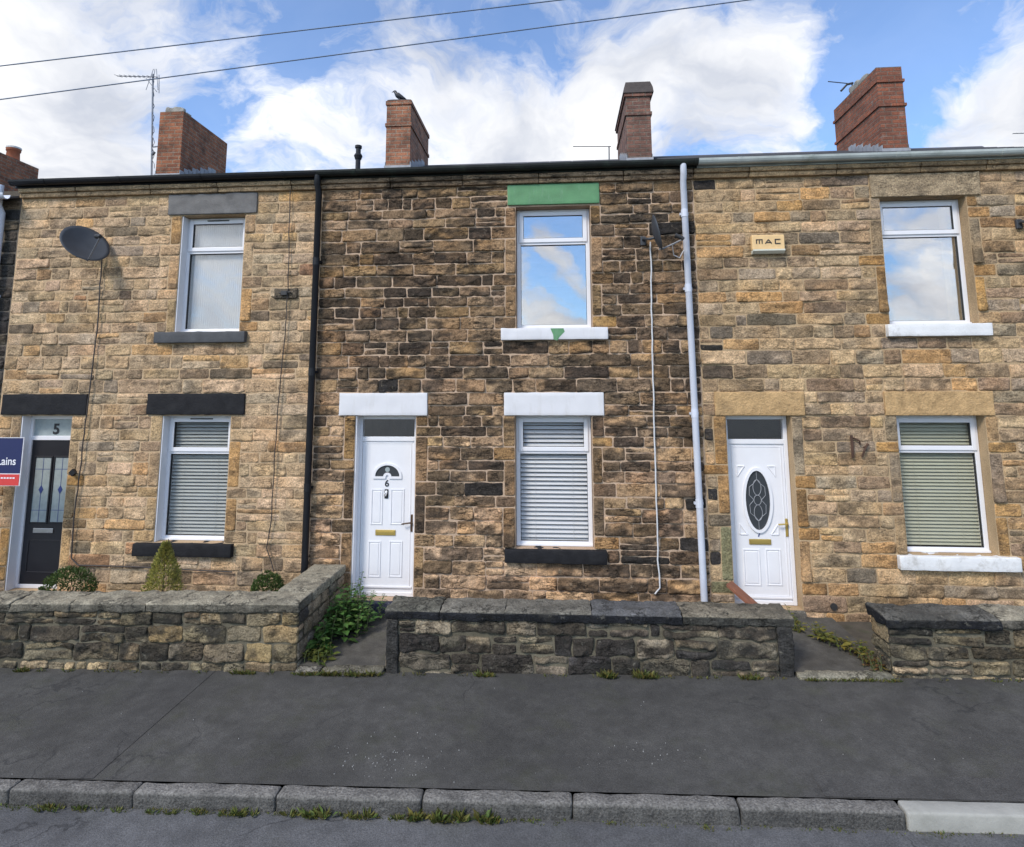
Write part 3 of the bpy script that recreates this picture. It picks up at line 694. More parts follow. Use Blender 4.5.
t = MB(); t.tube([(x, DY-0.016, z+0.02), (x-0.012, DY-0.03, z), (x, DY-0.03, z-0.035), (x+0.012, DY-0.03, z), (x, DY-0.016, z+0.022)], 0.006, 8); t.prism([(x+0.016*math.cos(2*math.pi*i/10), z+0.02+0.016*math.sin(2*math.pi*i/10)) for i in range(10)], DY-0.018, DY-0.0105); t.build('knocker_ring', M['whiteprint'], k)
x, z = dxz(385.5, 532.5); t = MB(); t.box(x-0.135, x+0.135, DY-0.012, DY+0.001, z-0.036, z+0.036, bev=0.006); k = t.build('letterbox', M['brass'], d6)
t = MB(); t.box(x-0.115, x+0.115, DY-0.016, DY-0.0125, z-0.016, z+0.018, bev=0.003); t.build('flap', M['brass'], k)
x, z = dxz(412, 523); t = MB(); t.box(x-0.017, x+0.017, DY-0.012, DY+0.001, z-0.11, z+0.11, bev=0.006); t.tube([(x, DY-0.012, z+0.01), (x, DY-0.05, z+0.012), (x-0.02, DY-0.055, z+0.011), (x-0.125, DY-0.055, z-0.004)], 0.010, 8); t.build('handle', M['bronze'], d6)
t = MB(); t.box(a+0.055, b-0.055, DY-0.02, DY-0.001, 0.105, 0.128, bev=0.004); t.build('weather_bar', M['upvc'], d6)
t = MB(); t.box(O6[0][0]+0.001, O6[0][0]+0.018, 0.012, DY-0.022, 0.002, 2.315); t.build('reveal_lining', M['upvc'], d6)
t = MB(); t.rbox(O6[0][0]-0.02, O6[0][1]+0.02, -0.09, 0.3, -0.30, -0.004, 0.012, 0.002, 0.06, (0.05, 0.055, 0.085)); ds = t.build('doorstep', M['cope'], h6, True)
# number 7
d7, a, b = door_base(h7, O7[0], 1.985, M['upvc'])
t = MB(); t.box(a+0.05, b-0.05, DY+0.01, DY+0.016, 2.015, 2.266); t.build('transom_pane', M['glasst'], d7)
t = MB(); frame_bars(t, a+0.085, b-0.085, 0.10, 1.93, 0.014, DY-0.006, DY+0.002, 0.003)
for (l, r_, tp, bt) in ((744.5, 759.5, 549, 585.5), (767, 780.5, 549, 585.5)):
    xa, za = dxz(l, bt); xb, zb = dxz(r_, tp); moulding(t, xa, xb, za, zb)
cxo, czo = dxz(757.5, 500)
for sx in (-1, 1):
    for sz in (-1, 1):
        X = cxo+sx*0.235; Z = czo+sz*0.42
        t.box(min(X, X-sx*0.09), max(X, X-sx*0.09), DY-0.009, DY+0.002, Z-0.008, Z+0.008, bev=0.003)
        t.box(X-0.008, X+0.008, DY-0.0092, DY+0.002, min(Z, Z-sz*0.13), max(Z, Z-sz*0.13), bev=0.003)
        t.tube([(X-sx*0.09, DY-0.004, Z), (X-sx*0.05, DY-0.004, Z-sz*0.055), (X, DY-0.004, Z-sz*0.13)], 0.007, 6)
t.build('panel_moulding', M['upvc'], d7)
EA, EB = 0.150, 0.365
ell = lambda ka, kb, n=36: [(cxo+ka*math.cos(2*math.pi*i/n), czo+kb*math.sin(2*math.pi*i/n)) for i in range(n)]
t = MB(); t.prism(ell(EA, EB), DY-0.003, DY+0.001); pn = t.build('oval_pane', M['dark'], d7)
t = MB(); t.ring(ell(EA+0.034, EB+0.036), ell(EA, EB), DY-0.022, DY+0.002); t.build('oval_trim', M['upvc'], d7)
t = MB(); yy = DY-0.006
def loop(fn, n=28): t.tube([(*fn(2*math.pi*i/n),) for i in range(n+1)], 0.0042, 5)
loop(lambda w: (cxo+0.045*math.cos(w), yy, czo+0.06*math.sin(w)))
for s in (-1, 1):
    loop(lambda w: (cxo+0.05*math.sin(w), yy, czo+s*(0.155+0.095*math.cos(w))))
    t.tube([(cxo+s*0.045, yy, czo), (cxo+s*0.10, yy, czo+0.06), (cxo+s*0.095, yy, czo+0.16), (cxo+s*0.045, yy, czo+0.2), (cxo, yy, czo+0.255)], 0.0042, 5)
    t.tube([(cxo+s*0.045, yy, czo), (cxo+s*0.10, yy, czo-0.06), (cxo+s*0.095, yy, czo-0.16), (cxo+s*0.045, yy, czo-0.2), (cxo, yy, czo-0.255)], 0.0042, 5)
    t.tube([(cxo, yy, czo+s*0.25), (cxo, yy, czo+s*(EB-0.01))], 0.003, 5)
t.build('leaded_pattern', M['lead'], pn)
x, z = dxz(759, 534.5); text_mesh('house_number', '7', 0.075, (x, DY-0.004, z), M['blueprint'], d7, bold=0.002)
x, z = dxz(760, 541.7); t = MB(); t.box(x-0.135, x+0.135, DY-0.012, DY+0.001, z-0.034, z+0.034, bev=0.006); k = t.build('letterbox', M['brass'], d7)
t = MB(); t.box(x-0.118, x+0.118, DY-0.016, DY-0.0125, z-0.018, z+0.016, bev=0.003); t.build('flap', M['brass'], k)
x, z = dxz(786.5, 527.5); t = MB(); t.box(x-0.016, x+0.016, DY-0.012, DY+0.001, z-0.11, z+0.11, bev=0.006); t.tube([(x, DY-0.012, z+0.05), (x, DY-0.05, z+0.052), (x-0.02, DY-0.055, z+0.051), (x-0.115, DY-0.055, z+0.046)], 0.010, 8); t.build('handle', M['brass'], d7)
t = MB(); t.box(a+0.055, b-0.055, DY-0.02, DY-0.001, 0.075, 0.10, bev=0.004); t.build('weather_bar', M['upvc'], d7)
t = MB(); t.rbox(O7[0][0]-0.02, O7[0][1]+0.02, -0.05, 0.3, -0.30, -0.004, 0.012, 0.003, 0.06, (0.16, 0.145, 0.12)); t.build('doorstep', M['cope'], h7, True)
# number 5
d5, a, b = door_base(h5, O5[0], 2.005, M['blackdoor'])
t = MB(); t.box(a+0.05, b-0.05, DY+0.01, DY+0.016, 2.035, 2.266); k = t.build('transom_pane', M['frost'], d5)
x, z = dxz(56, 429.5); text_mesh('house_number', '5', 0.20, (x, DY+0.006, z), M['blackprint'], k, bold=0.006)
t = MB(); g = MB(); em = MB()
for (l, r_) in ((34.5, 47), (54, 66)):
    xa, zb = dxz(l, 457.5); xb, za = dxz(r_-1, 522); xa = dxz(l-1, 490)[0]
    xb = min(xb, b-0.10)
    t.box(xa, xb, DY-0.004, DY+0.001, za, zb); frame_bars(g, xa-0.022, xb+0.022, za-0.022, zb+0.022, 0.022, DY-0.014, DY+0.002, 0.005)
    xm, zm = (xa+xb)/2, (za+zb)/2-0.0
    em.prism([(xm-0.035, zm), (xm, zm-0.06), (xm+0.035, zm), (xm, zm+0.06)], DY-0.008, DY-0.0045)
    em.box(xm-0.003, xm+0.003, DY-0.0065, DY-0.0045, za, zb); em.box(xa, xb, DY-0.0062, DY-0.0045, zb-0.16, zb-0.154); em.box(xa, xb, DY-0.0062, DY-0.0045, za+0.154, za+0.16)
pn = t.build('glazed_panel', M['frost'], d5); g.build('panel_moulding', M['blackdoor'], d5); em.build('diamond_emblem', M['blueprint'], pn)
x, z = dxz(43.5, 530.5); t = MB(); t.box(x-0.145, x+0.145, DY-0.014, DY+0.001, z-0.032, z+0.032, bev=0.006); k = t.build('letterbox', M['chrome'], d5)
t = MB(); xa, za = dxz(22, 586); xb, zb = dxz(58, 540); frame_bars(t, a+0.13, b-0.13, 0.20, zb, 0.014, DY-0.008, DY+0.002, 0.004); t.build('lower_panel', M['blackdoor'], d5)
t = MB(); t.box(O5[0][0]+0.001, O5[0][0]+0.018, 0.012, DY-0.022, 0.002, 2.315); t.build('reveal_lining', M['upvc'], d5)
t = MB(); t.rbox(O5[0][0]-0.02, O5[0][1]+0.02, -0.05, 0.3, -0.40, -0.004, 0.012, 0.003, 0.06, (0.16, 0.145, 0.12)); t.build('doorstep', M['cope'], h5, True)
x, z = at(73, 472.5, -0.03)[[0, 2]]; t = MB(); t.prism([(x+0.05*math.cos(math.pi/2*i), z+0.05*math.sin(math.pi/2*i)) for i in range(4)], -0.05, -0.01); t.build('doorbell', M['blackprint'], h5)
# green flaked patch on the white upper sill of number 6
x, z = at(557, 334, -0.08)[[0, 2]]
t = MB(); t.prism([(x-0.085, z+0.075), (x-0.05, z-0.01), (x-0.045, z-0.07), (x+0.0, z-0.085), (x+0.03, z-0.04), (x+0.06, z-0.01), (x+0.1, z+0.03), (x+0.085, z+0.075)], -0.0785, -0.07)
t.build('paint_flake', M['gpaint'], h6)
# vent holes low in the wall of number 7
for (px, py) in ((833, 606),):
    x, z = at(px, py)[[0, 2]]; t = MB(); t.tube([(x, -0.032, z), (x, 0.0, z)], 0.04, 14); t.build('air_vent', M['gasket'], h7)

# ---- sooty house at the far left, its edge only in view
h4 = empty('terraced_house', (-10, 0, 0), 'soot blackened house at left edge with lower eaves and pale drainpipe', 'house', 'stone terraced houses along the street')
sh = house_shell(h4, -12.25, -7.75, [], None); sh.build('wall', M['mort4'], h4)
mb = MB(); lev4 = courses(KEYS, 0.17, 0.12); fill_courses(mb, -12.2, -7.755, lev4, [], col4, FRONT, 0.25, 0.5); mb.build('stonework', M['stone4'], h4, True)
t = MB(); ez = 5.40
t.prism([(-0.22, ez), (3.8, R5-0.25), (7.8, ez), (7.8, ez-0.03), (3.8, R5-0.30), (-0.22, ez-0.03)], -12.25, -7.78, 'x'); t.build('roof', M['slate'], h4)
t = MB(); pr = [(-0.28+0.065*math.cos(math.pi+math.pi*i/8), ez+0.02+0.075*math.sin(math.pi+math.pi*i/8)) for i in range(9)]+[(-0.28+0.058*math.cos(2*math.pi-math.pi*i/8), ez+0.02+0.067*math.sin(2*math.pi-math.pi*i/8)) for i in range(9)]
t.prism(pr, -12.25, -7.72, 'x'); t.build('gutter', M['pipegrey'], h4)
drainpipe(h4, -7.96, 5.25, -0.3, M['pipegrey'], joints=(4.0, 2.2))

# ------------------------------------------------------------------ chimneys (parts of their houses)
CY0, CY1 = 2.6, 4.15
def chimney(root, pxl, pxr, ptop, mat, bands=(), zb=5.9, y0=CY0, y1=CY1):
    xl, zt = at(pxl, ptop, y0)[[0, 2]]; xr = at(pxr, ptop, y0)[0]
    mb = MB(); mb.box(xl, xr, y0, y1, zb, zt)
    for (z0, z1, p) in bands: mb.box(xl-p, xr+p, y0-p, y1+p, zt-z0, zt-z1)
    o = mb.build('chimney', mat, root); uv_box(o); return o, xl, xr, zt
def lumps(parent, xl, xr, zt, spots, mat='cement'):
    for (y, w, d, h) in spots:
        t = MB(); t.rbox(xl+0.03, xl+0.03+w, y, y+d, zt-0.02, zt+h, 0.03, 0.03, 0.05, (1, 1, 1), rng.uniform(0, 50))
        t.build('cement_flaunching', M[mat], parent, True)
def flashing(parent, xl, xr, zr, y0=CY0, y1=CY1, ridge=7.2):
    t = MB(); t.box(xl-0.02, xr+0.02, y0-0.02, y0+0.01, zr-0.15, zr+0.06)
    n = 9
    for i in range(n):                                        # stepped side flashing that climbs with the roof
        ya, yb = y0+(3.75-y0)*i/n, y0+(3.75-y0)*(i+1)/n; zz = zr+(ridge-zr)*i/n
        t.box(xl-0.012, xl+0.01, ya, yb+0.01, zz-0.16, zz+0.13+0.03*(i % 2)); t.box(xr-0.01, xr+0.012, ya, yb+0.01, zz-0.16, zz+0.13+0.03*(i % 2))
    t.build('flashing', M['lead'], parent)
c1, xl, xr, zt = chimney(h5, 160.2, 183.7, 112, M['brick1'], [])
lumps(c1, xl, xr, zt, [(2.72, 0.36, 0.10, 0.16), (2.85, 0.36, 0.14, 0.10), (3.3, 0.3, 0.3, 0.04)])
roofz = lambda rz, y: 5.62+(rz-5.62)*(y+0.16)/3.96
flashing(c1, xl, xr, roofz(R5, CY0), ridge=R5)
c2, xl2, xr2, zt2 = chimney(h6, 387, 411, 101.5, M['brick2'], [(0.075, 0.0, 0.018), (0.50, 0.44, 0.02)])
t = MB(); t.rbox(xl2+0.0, xr2-0.0, CY0, CY1, zt2+0.001, zt2+0.035, 0.012, 0.008, 0.06, (1, 1, 1)); t.build('cement_cap', M['capstone'], c2, True)
flashing(c2, xl2, xr2, roofz(R6, CY0), ridge=R6)
c3, xl3, xr3, zt3 = chimney(h6, 625.5, 650, 94, M['brick3'], [(0.42, 0.36, 0.022), (0.06, -0.0, 0.03)])
t = MB(); t.prism([(xl3-0.05, zt3+0.001), (xr3+0.06, zt3+0.001), (xr3+0.045, zt3+0.10), (xr3-0.0, zt3+0.20), (xl3+0.0, zt3+0.20), (xl3-0.03, zt3+0.10)], CY0-0.05, CY1+0.04); t.build('chimney_cap', M['capstone'], c3)
flashing(c3, xl3, xr3, roofz(R6, CY0), ridge=R6)
c4, xl4, xr4, zt4 = chimney(h7, 875.8, 901.3, 67.5, M['brick4'], [(0.29, 0.24, 0.025), (0.74, 0.69, 0.025)], y1=4.25)
lumps(c4, xl4, xr4, zt4, [(2.98, 0.3, 0.34, 0.12), (3.32, 0.3, 0.30, 0.16), (3.62, 0.32, 0.12, 0.06)])
flashing(c4, xl4, xr4, roofz(R7, CY0), ridge=R7)
pb = at(38.8, 168.8, 4.15); t = MB(); t.box(pb[0]-0.5, pb[0], 2.5, 4.15, 5.8, pb[2]); c0 = t.build('chimney', M['brick1'], h4); uv_box(c0)
pp = at(4, 140, 2.9); t = MB(); zt0 = pb[2]+0.001
def pot(t, x, y, z, r, h):
    t.tube([(x, y, z), (x, y, z+h*0.8), (x, y, z+h*0.82), (x, y, z+h)], [r, r*0.88, r*1.02, r*1.02], 16)
pot(t, pb[0]-0.25, 3.75, zt0, 0.13, 0.30); k = t.build('chimney_pot', M['pot'], c0, True)
t = MB(); t.tube([(pb[0]-0.25, 3.75, zt0+0.30), (pb[0]-0.25, 3.75, zt0+0.335)], 0.14, 16); t.build('pot_rim', M['pale'], k)
# soil vent pipe standing out of the roof of number 6
x, z = at(358.5, 147, 1.6)[[0, 2]]; t = MB()
t.tube([(x, 1.6, 5.9), (x, 1.6, z)], 0.042, 12); t.tube([(x, 1.6, z-0.02), (x, 1.6, z+0.02)], 0.058, 12); t.tube([(x, 1.6, z-0.22), (x, 1.6, z-0.16), (x, 1.6, z-0.12)], [0.052, 0.072, 0.05], 12)
t.build('vent_pipe', M['blackpvc'], h6)

# ------------------------------------------------------------------ ground
def sheet(name, x0, x1, y0, y1, zf, mat, nx=2, ny=2):
    xs = np.linspace(x0, x1, nx+1); ys = np.linspace(y0, y1, ny+1); V = [(x, y, zf(x, y)) for y in ys for x in xs]
    Fc = [(j*(nx+1)+i, j*(nx+1)+i+1, (j+1)*(nx+1)+i+1, (j+1)*(nx+1)+i) for j in range(ny) for i in range(nx)]
    t = MB(); t.add(V, Fc); o = t.build(name, mat); o['kind'] = 'structure'; return o
KY0, KY1 = -3.235, -3.10                     # kerb front and back
ZR = ZK-0.112
sheet('ground', -300, 300, -300, 300, lambda x, y: SL*x-0.62, M['grassland'])
sheet('road', -60, 60, -9.4, KY0+0.03, lambda x, y: ZR+SL*x, M['road'])
sheet('pavement', -60, 60, KY1-0.004, -1.25, lambda x, y: zpave(x, y), M['pave'], 4, 4)
sheet('far_pavement', -60, 60, -11.6, -9.55, lambda x, y: ZK+SL*x, M['pave'])
t = MB(); t.add([(x, y, ZK+SL*x-dz) for x in (-60, 60) for y, dz in ((-9.55, 0.0), (-9.4, 0.0), (-9.4, 0.15))], [(0, 1, 4, 3), (1, 2, 5, 4)]); t.build('far_kerb', M['kerb'])['kind'] = 'structure'
# trench repair across the pavement and a coarser patch beside the kerb
pa, pb_ = atz(45, 772, zpave(-3.9, -3))[0], atz(104, 772, zpave(-3.6, -3))[0]
sheet('pavement_patch', -4.02, -3.62, KY1+0.002, -1.42, lambda x, y: zpave(x, y)+0.004, M['patch'])
sheet('pavement_patch', 1.85, 9, KY1+0.002, -2.86, lambda x, y: zpave(x, y)+0.004, M['patch'])
# front gardens and paths
sheet('garden_ground', -7.75, -3.05, -1.15, 0.02, lambda x, y: -0.20, M['soil'])
sheet('yard', -1.75, 2.2, -1.15, 0.02, lambda x, y: -0.14, M['pathc'])
sheet('garden_ground', 3.1, 8.2, -1.15, 0.02, lambda x, y: -0.12+0.01*(x-3), M['soil'])
sheet('path', -2.80, -1.70, -1.38, 0.02, lambda x, y: -0.205+(y+1.4)*0.06, M['pathc'], 2, 3)
sheet('path', 2.20, 3.25, -1.38, 0.02, lambda x, y: -0.115+(y+1.4)*0.03, M['pathc'], 2, 3)
def shear(p, z0=0): p = p.copy(); p[:, 2] += SL*p[:, 0]; return p
for nm, (x0, x1, zz) in {'path_edging': (-2.74, -1.82, -0.16), 'path_edging.b': (2.30, 3.2, -0.165)}.items():
    t = MB(); x = x0
    while x < x1-0.02:
        w = min(rng.choice([0.26, 0.66, 0.5]), x1-x)
        t.rbox(x+0.004, x+w-0.004, -1.47, -1.33, zz-0.2, zz+0.005, 0.015, 0.006, 0.05, pick([(1, (0.18, 0.165, 0.12)), (1, (0.24, 0.22, 0.17))]), rng.uniform(0, 50), fn=shear); x += w
    t.build('path_edging', M['cope'], None, True)['kind'] = 'structure'
# kerb stones
def kx(px, py): return atz(px, py, ZK)[0]
joints = [-14, -12, -10, -8.6, -7.1, -5.7] + [kx(p, 781+p*0.018) for p in (4, 133, 278, 424, 572, 733, 888)]
t = MB()
for a, b in zip(joints[:-1], joints[1:]):
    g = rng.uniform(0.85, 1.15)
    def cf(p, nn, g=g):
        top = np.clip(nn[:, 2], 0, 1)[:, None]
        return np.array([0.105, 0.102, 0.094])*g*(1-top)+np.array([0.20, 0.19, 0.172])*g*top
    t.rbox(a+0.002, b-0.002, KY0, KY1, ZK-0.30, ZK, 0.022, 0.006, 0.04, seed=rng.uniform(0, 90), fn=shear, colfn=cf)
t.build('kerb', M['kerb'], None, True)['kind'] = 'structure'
t = MB(); a = joints[-1]
for i in range(9):
    t.rbox(a+0.008, a+0.91, KY0-0.005, KY1, ZK-0.3, ZK+0.002, 0.018, 0.002, 0.06, (0.36, 0.355, 0.325), rng.uniform(0, 90), fn=shear); a += 0.915
t.build('concrete_kerb', M['conc'], None, True)['kind'] = 'structure'

# ------------------------------------------------------------------ garden walls
def slope_map(yf, s=SL):
    return lambda X, Z, D: np.stack([X, yf-D, Z+s*X], -1)
def garden_wall(name, label, x0, x1, ztop, s, colfn, pieces, ends=(), post=(), thick=0.34, extra=None, sootw=0.55):
    """rubble wall: core, face stones; coping pieces (xa, xb, topcol, frontcol)"""
    root = empty(name, ((x0+x1)/2, -1.25, zpave((x0+x1)/2, -1.4)), label, 'garden wall', 'low stone walls in front of the houses')
    yf = -1.40; base = -0.33; top = ztop-0.105
    core = MB(); core.rbox(x0+0.02, x1-0.02, yf+0.005, yf+thick-0.01, base, top, 0.01, 0.004, 0.12, fn=lambda p: np.stack([p[:, 0], p[:, 1], p[:, 2]+s*p[:, 0]], -1))
    core.build('wall_core', M['mortw'], root, True)
    st = MB(); keys = [base, top]; lev = courses(keys, 0.145, 0.3)
    blk = [(pa, pb, -9, 9) for pa, pb in post]
    fill_courses(st, x0, x1, lev, blk, colfn, slope_map(yf, s), 0.18, 0.58, 0.016, 0.22, relief=0.024, rough=0.026, edge=0.014, jit=0.02, soot=sootw)
    for ex, sg in ends:                       # exposed ends
        mp = (lambda X, Z, D, ex=ex, sg=sg: np.stack([ex+sg*D, yf+(X if sg > 0 else thick-X), Z+s*ex], -1))
        fill_courses(st, 0.0, thick, lev, [], colfn, mp, 0.2, 0.34, 0.02, 0.1, relief=0.02, rough=0.015, edge=0.03, jit=0.01)
    if extra: extra(st, lev)
    st.build('stonework', M['wstone'], root, True)
    if post:
        pm = MB()
        for pa, pb in post: pm.rbox(pa, pb, yf-0.03, yf+thick*0.6, base, top-0.004, 0.015, 0.02, 0.03, (0.045, 0.043, 0.04), rng.uniform(0, 90), fn=lambda p: np.stack([p[:, 0], p[:, 1], p[:, 2]+s*p[:, 0]], -1))
        pm.build('end_stone', M['cope'], root, True)
    for (xa, xb, tc, fc, ov) in pieces:
        cp = MB()
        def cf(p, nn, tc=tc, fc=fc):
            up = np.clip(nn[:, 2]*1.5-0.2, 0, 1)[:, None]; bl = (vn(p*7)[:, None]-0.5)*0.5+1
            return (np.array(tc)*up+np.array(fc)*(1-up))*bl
        def fn(p):
            q = p.copy(); k = np.clip((p[:, 1]-(yf-ov))/(thick+ov), 0, 1)
            q[:, 2] += s*p[:, 0]-np.where(p[:, 2] > ztop-0.05, (1-np.clip(k/0.22, 0, 1))*0.022, 0)
            return q
        cp.rbox(xa+0.001, xb-0.001, yf-ov, yf+thick, ztop-0.105, ztop, 0.012, 0.016, 0.03, seed=rng.uniform(0, 99), fn=fn, colfn=cf)
        cp.build('coping_stone', M['cope'], root, True)
    return root
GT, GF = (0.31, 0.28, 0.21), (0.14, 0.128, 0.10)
def w5x(px): return atz(px, 600, 0.40)[0]
# left wall, with the return that runs back to the house
def ret(st, lev):
    mp = lambda X, Z, D: np.stack([-2.75+D, -1.40+X, Z+SL*-2.75], -1)
    fill_courses(st, 0.0, 1.38, lev, [], lambda x, z: colw6(x, z), mp, 0.2, 0.5, 0.02, 0.2, relief=0.02, rough=0.02, edge=0.03, jit=0.01)
cj = [-12.2, -10.2, -8.6] + [at(p, 605, -1.42)[0] for p in (10, 70, 146, 218)] + [-2.74]
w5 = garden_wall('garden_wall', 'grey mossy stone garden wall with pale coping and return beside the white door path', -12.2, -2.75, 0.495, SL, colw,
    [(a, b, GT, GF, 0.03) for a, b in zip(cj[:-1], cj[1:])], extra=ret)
t = MB(); t.box(-3.12, -2.77, -1.07, -0.04, -0.4, 0.335); t.build('return_core', M['mortw'], w5)
for (ya, yb) in ((-1.055, -0.55), (-0.545, -0.03)):
    t = MB(); t.rbox(-3.16, -2.735, ya, yb, 0.335, 0.44, 0.02, 0.009, 0.05, GT, rng.uniform(0, 90)); t.build('coping_stone', M['cope'], w5, True)
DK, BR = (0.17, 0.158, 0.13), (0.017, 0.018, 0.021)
c6 = [-1.815]+[at(p, 607, -1.42)[0] for p in (440, 505, 592, 682)]+[2.30]
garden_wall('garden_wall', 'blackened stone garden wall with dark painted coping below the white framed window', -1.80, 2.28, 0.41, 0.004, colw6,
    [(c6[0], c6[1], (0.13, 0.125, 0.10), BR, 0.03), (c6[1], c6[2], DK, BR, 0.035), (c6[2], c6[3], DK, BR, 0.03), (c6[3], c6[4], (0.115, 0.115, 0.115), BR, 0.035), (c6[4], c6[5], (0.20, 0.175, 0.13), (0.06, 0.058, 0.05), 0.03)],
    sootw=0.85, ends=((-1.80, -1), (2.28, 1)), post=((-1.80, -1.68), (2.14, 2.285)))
c7 = [3.17, at(1000, 620, -1.42)[0], 5.6, 6.8, 8.7]
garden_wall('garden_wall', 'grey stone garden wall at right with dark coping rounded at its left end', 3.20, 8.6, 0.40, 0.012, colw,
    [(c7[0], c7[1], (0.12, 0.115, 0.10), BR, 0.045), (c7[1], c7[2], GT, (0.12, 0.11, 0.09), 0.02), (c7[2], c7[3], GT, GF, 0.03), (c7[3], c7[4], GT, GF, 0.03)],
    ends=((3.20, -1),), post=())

# ------------------------------------------------------------------ small things on the walls
def sat_dish(label, loc, n, w, h, roll=0.0):
    """dish on a wall bracket: local frame with the dish facing n"""
    root = empty('satellite_dish', loc, label, 'satellite dish', 'satellite dishes fixed to the house fronts')
    n = np.array(n, float); n /= np.linalg.norm(n); a = np.cross([0, 0, 1], n); a /= np.linalg.norm(a); b = np.cross(n, a)
    a, b = a*math.cos(roll)+b*math.sin(roll), -a*math.sin(roll)+b*math.cos(roll)
    o = np.array(loc, float)
    t = MB(); R_, S = 7, 40; V = []
    for side in (0, 1):
        V.append(o-n*(0.055+0.006*side))
        for r in range(1, R_+1):
            q = r/R_
            for k in range(S):
                th = 2*math.pi*k/S; V.append(o+a*math.cos(th)*q*w/2+b*math.sin(th)*q*h/2-n*(0.055*(1-q*q)+0.006*side))
    Fc = []; half = 1+R_*S
    for side in (0, 1):
        z = side*half; tri = []
        for k in range(S):
            tri.append((z, z+1+k, z+1+(k+1) % S))
            for r in range(R_-1): tri.append((z+1+r*S+k, z+1+(r+1)*S+k, z+1+(r+1)*S+(k+1) % S, z+1+r*S+(k+1) % S))
        Fc += tri if side == 0 else [q[::-1] for q in tri]
    for k in range(S): i = 1+(R_-1)*S; Fc.append((i+k, half+i+k, half+i+(k+1) % S, i+(k+1) % S))
    t.add(V, Fc); t.build('dish', M['dish'], root, True)
    bt = o-b*h*0.47; lnb = o+n*w*0.62-b*h*0.30
    t = MB(); t.tube([bt-n*0.04, bt+n*0.02, lnb-b*0.03], 0.010, 8); t.build('arm', M['galv'], root)
    t = MB(); t.tube([lnb+n*0.03-b*0.03, lnb+n*0.01, lnb-n*0.03+b*0.03, lnb-n*0.06+b*0.05], [0.025, 0.028, 0.03, 0.034], 12); t.build('receiver', M['gasket'], root, True)
    bk = o-n*0.07-b*h*0.12; foot = np.array([bk[0]-0.09*np.sign(n[0]), -0.03, bk[2]+0.03])
    t = MB(); t.tube([bk+n*0.01, bk-n*0.05, foot+np.array([0, -0.05, 0.02]), foot], 0.018, 8); t.box(foot[0]-0.035, foot[0]+0.035, -0.05, -0.012, foot[2]-0.06, foot[2]+0.06, bev=0.006); t.build('bracket', M['dish'], root)
    return root, foot, lnb
p = at(85.5, 243, -0.34); sd5, f5, l5 = sat_dish('large charcoal oval dish on the tan stone left of the upper window', tuple(p), (0.75, -0.43, 0.5), 0.60, 0.60)
p = at(657.5, 232.5, -0.30); sd6, f6, l6 = sat_dish('small dark dish seen edge on beside the pale drainpipe', tuple(p), (1.0, -0.08, 0.22), 0.42, 0.47)
p = at(1047, 214, -0.30); sd7, f7, l7 = sat_dish('dark dish at right edge with only its mount showing', tuple(p), (1.0, -0.3, 0.3), 0.5, 0.5)

def cable(name, label, pts, r, mat, cat='cable'):
    t = MB(); fine = []
    for i in range(len(pts)-1):
        a, b = np.array(pts[i]), np.array(pts[i+1]); n = max(2, int(np.linalg.norm(b-a)/0.12))
        for k in range(n): fine.append(a+(b-a)*k/n+np.array([nrng.uniform(-1, 1)*0.006, nrng.uniform(-1, 1)*0.004, 0]))
    fine.append(np.array(pts[-1])); t.tube(fine, r, 6)
    return prop(t.build(name, mat, None, True, origin=pts[0]), label, cat)
W = lambda px, py, Y=-0.045: tuple(at(px, py, Y))
cable('cable', 'thin dark cable running down from the large oval dish beside the black door', [W(102, 258), W(97, 330), W(89, 395), W(80, 470), W(74, 520), W(71, 558), W(78, 565), W(140, 567), W(232, 572)], 0.009, M['cableb'])
cable('cable', 'faint dark cable down the tan stone beside the black drainpipe', [W(290, 190), W(288, 285), W(285, 335), W(277, 420), W(271, 520), W(267, 548), W(274, 572)], 0.007, M['cableb'])
cable('cable', 'white cable running straight down from the small edge on dish', [W(650.5, 242), W(652, 330), W(655, 450), W(658, 560), W(660, 588), W(655, 594)], 0.010, M['cablew'])
cable('cable', 'grey loop of cable hanging between small dish and drainpipe', [tuple(l6+np.array([0, 0.02, -0.03])), W(672, 245, -0.2), W(674, 255, -0.12), W(680, 258, -0.1), W(684, 250, -0.1)], 0.007, M['cablew'])
# junction block on the tan wall
x, z = W(285, 293)[0], W(285, 293)[2]
t = MB(); t.rbox(x-0.16, x+0.16, -0.035, 0.0, z-0.075, z+0.07, 0.02, 0.01, 0.05, (0.15, 0.12, 0.085)); prop(t.build('stone_block', M['cope'], None, True, origin=(x, 0, z)), 'brown stone block in the tan wall right of the upper window', 'stone block')
t = MB(); t.box(x-0.05, x+0.04, -0.075, -0.038, z-0.035, z+0.03, bev=0.008); t.tube([(x-0.08, -0.055, z), (x+0.09, -0.055, z+0.01)], 0.010, 8); prop(t.build('cable_clamp', M['gasket'], None, False, origin=(x, -0.06, z)), 'small black clamp on the brown block of the tan wall', 'clamp')
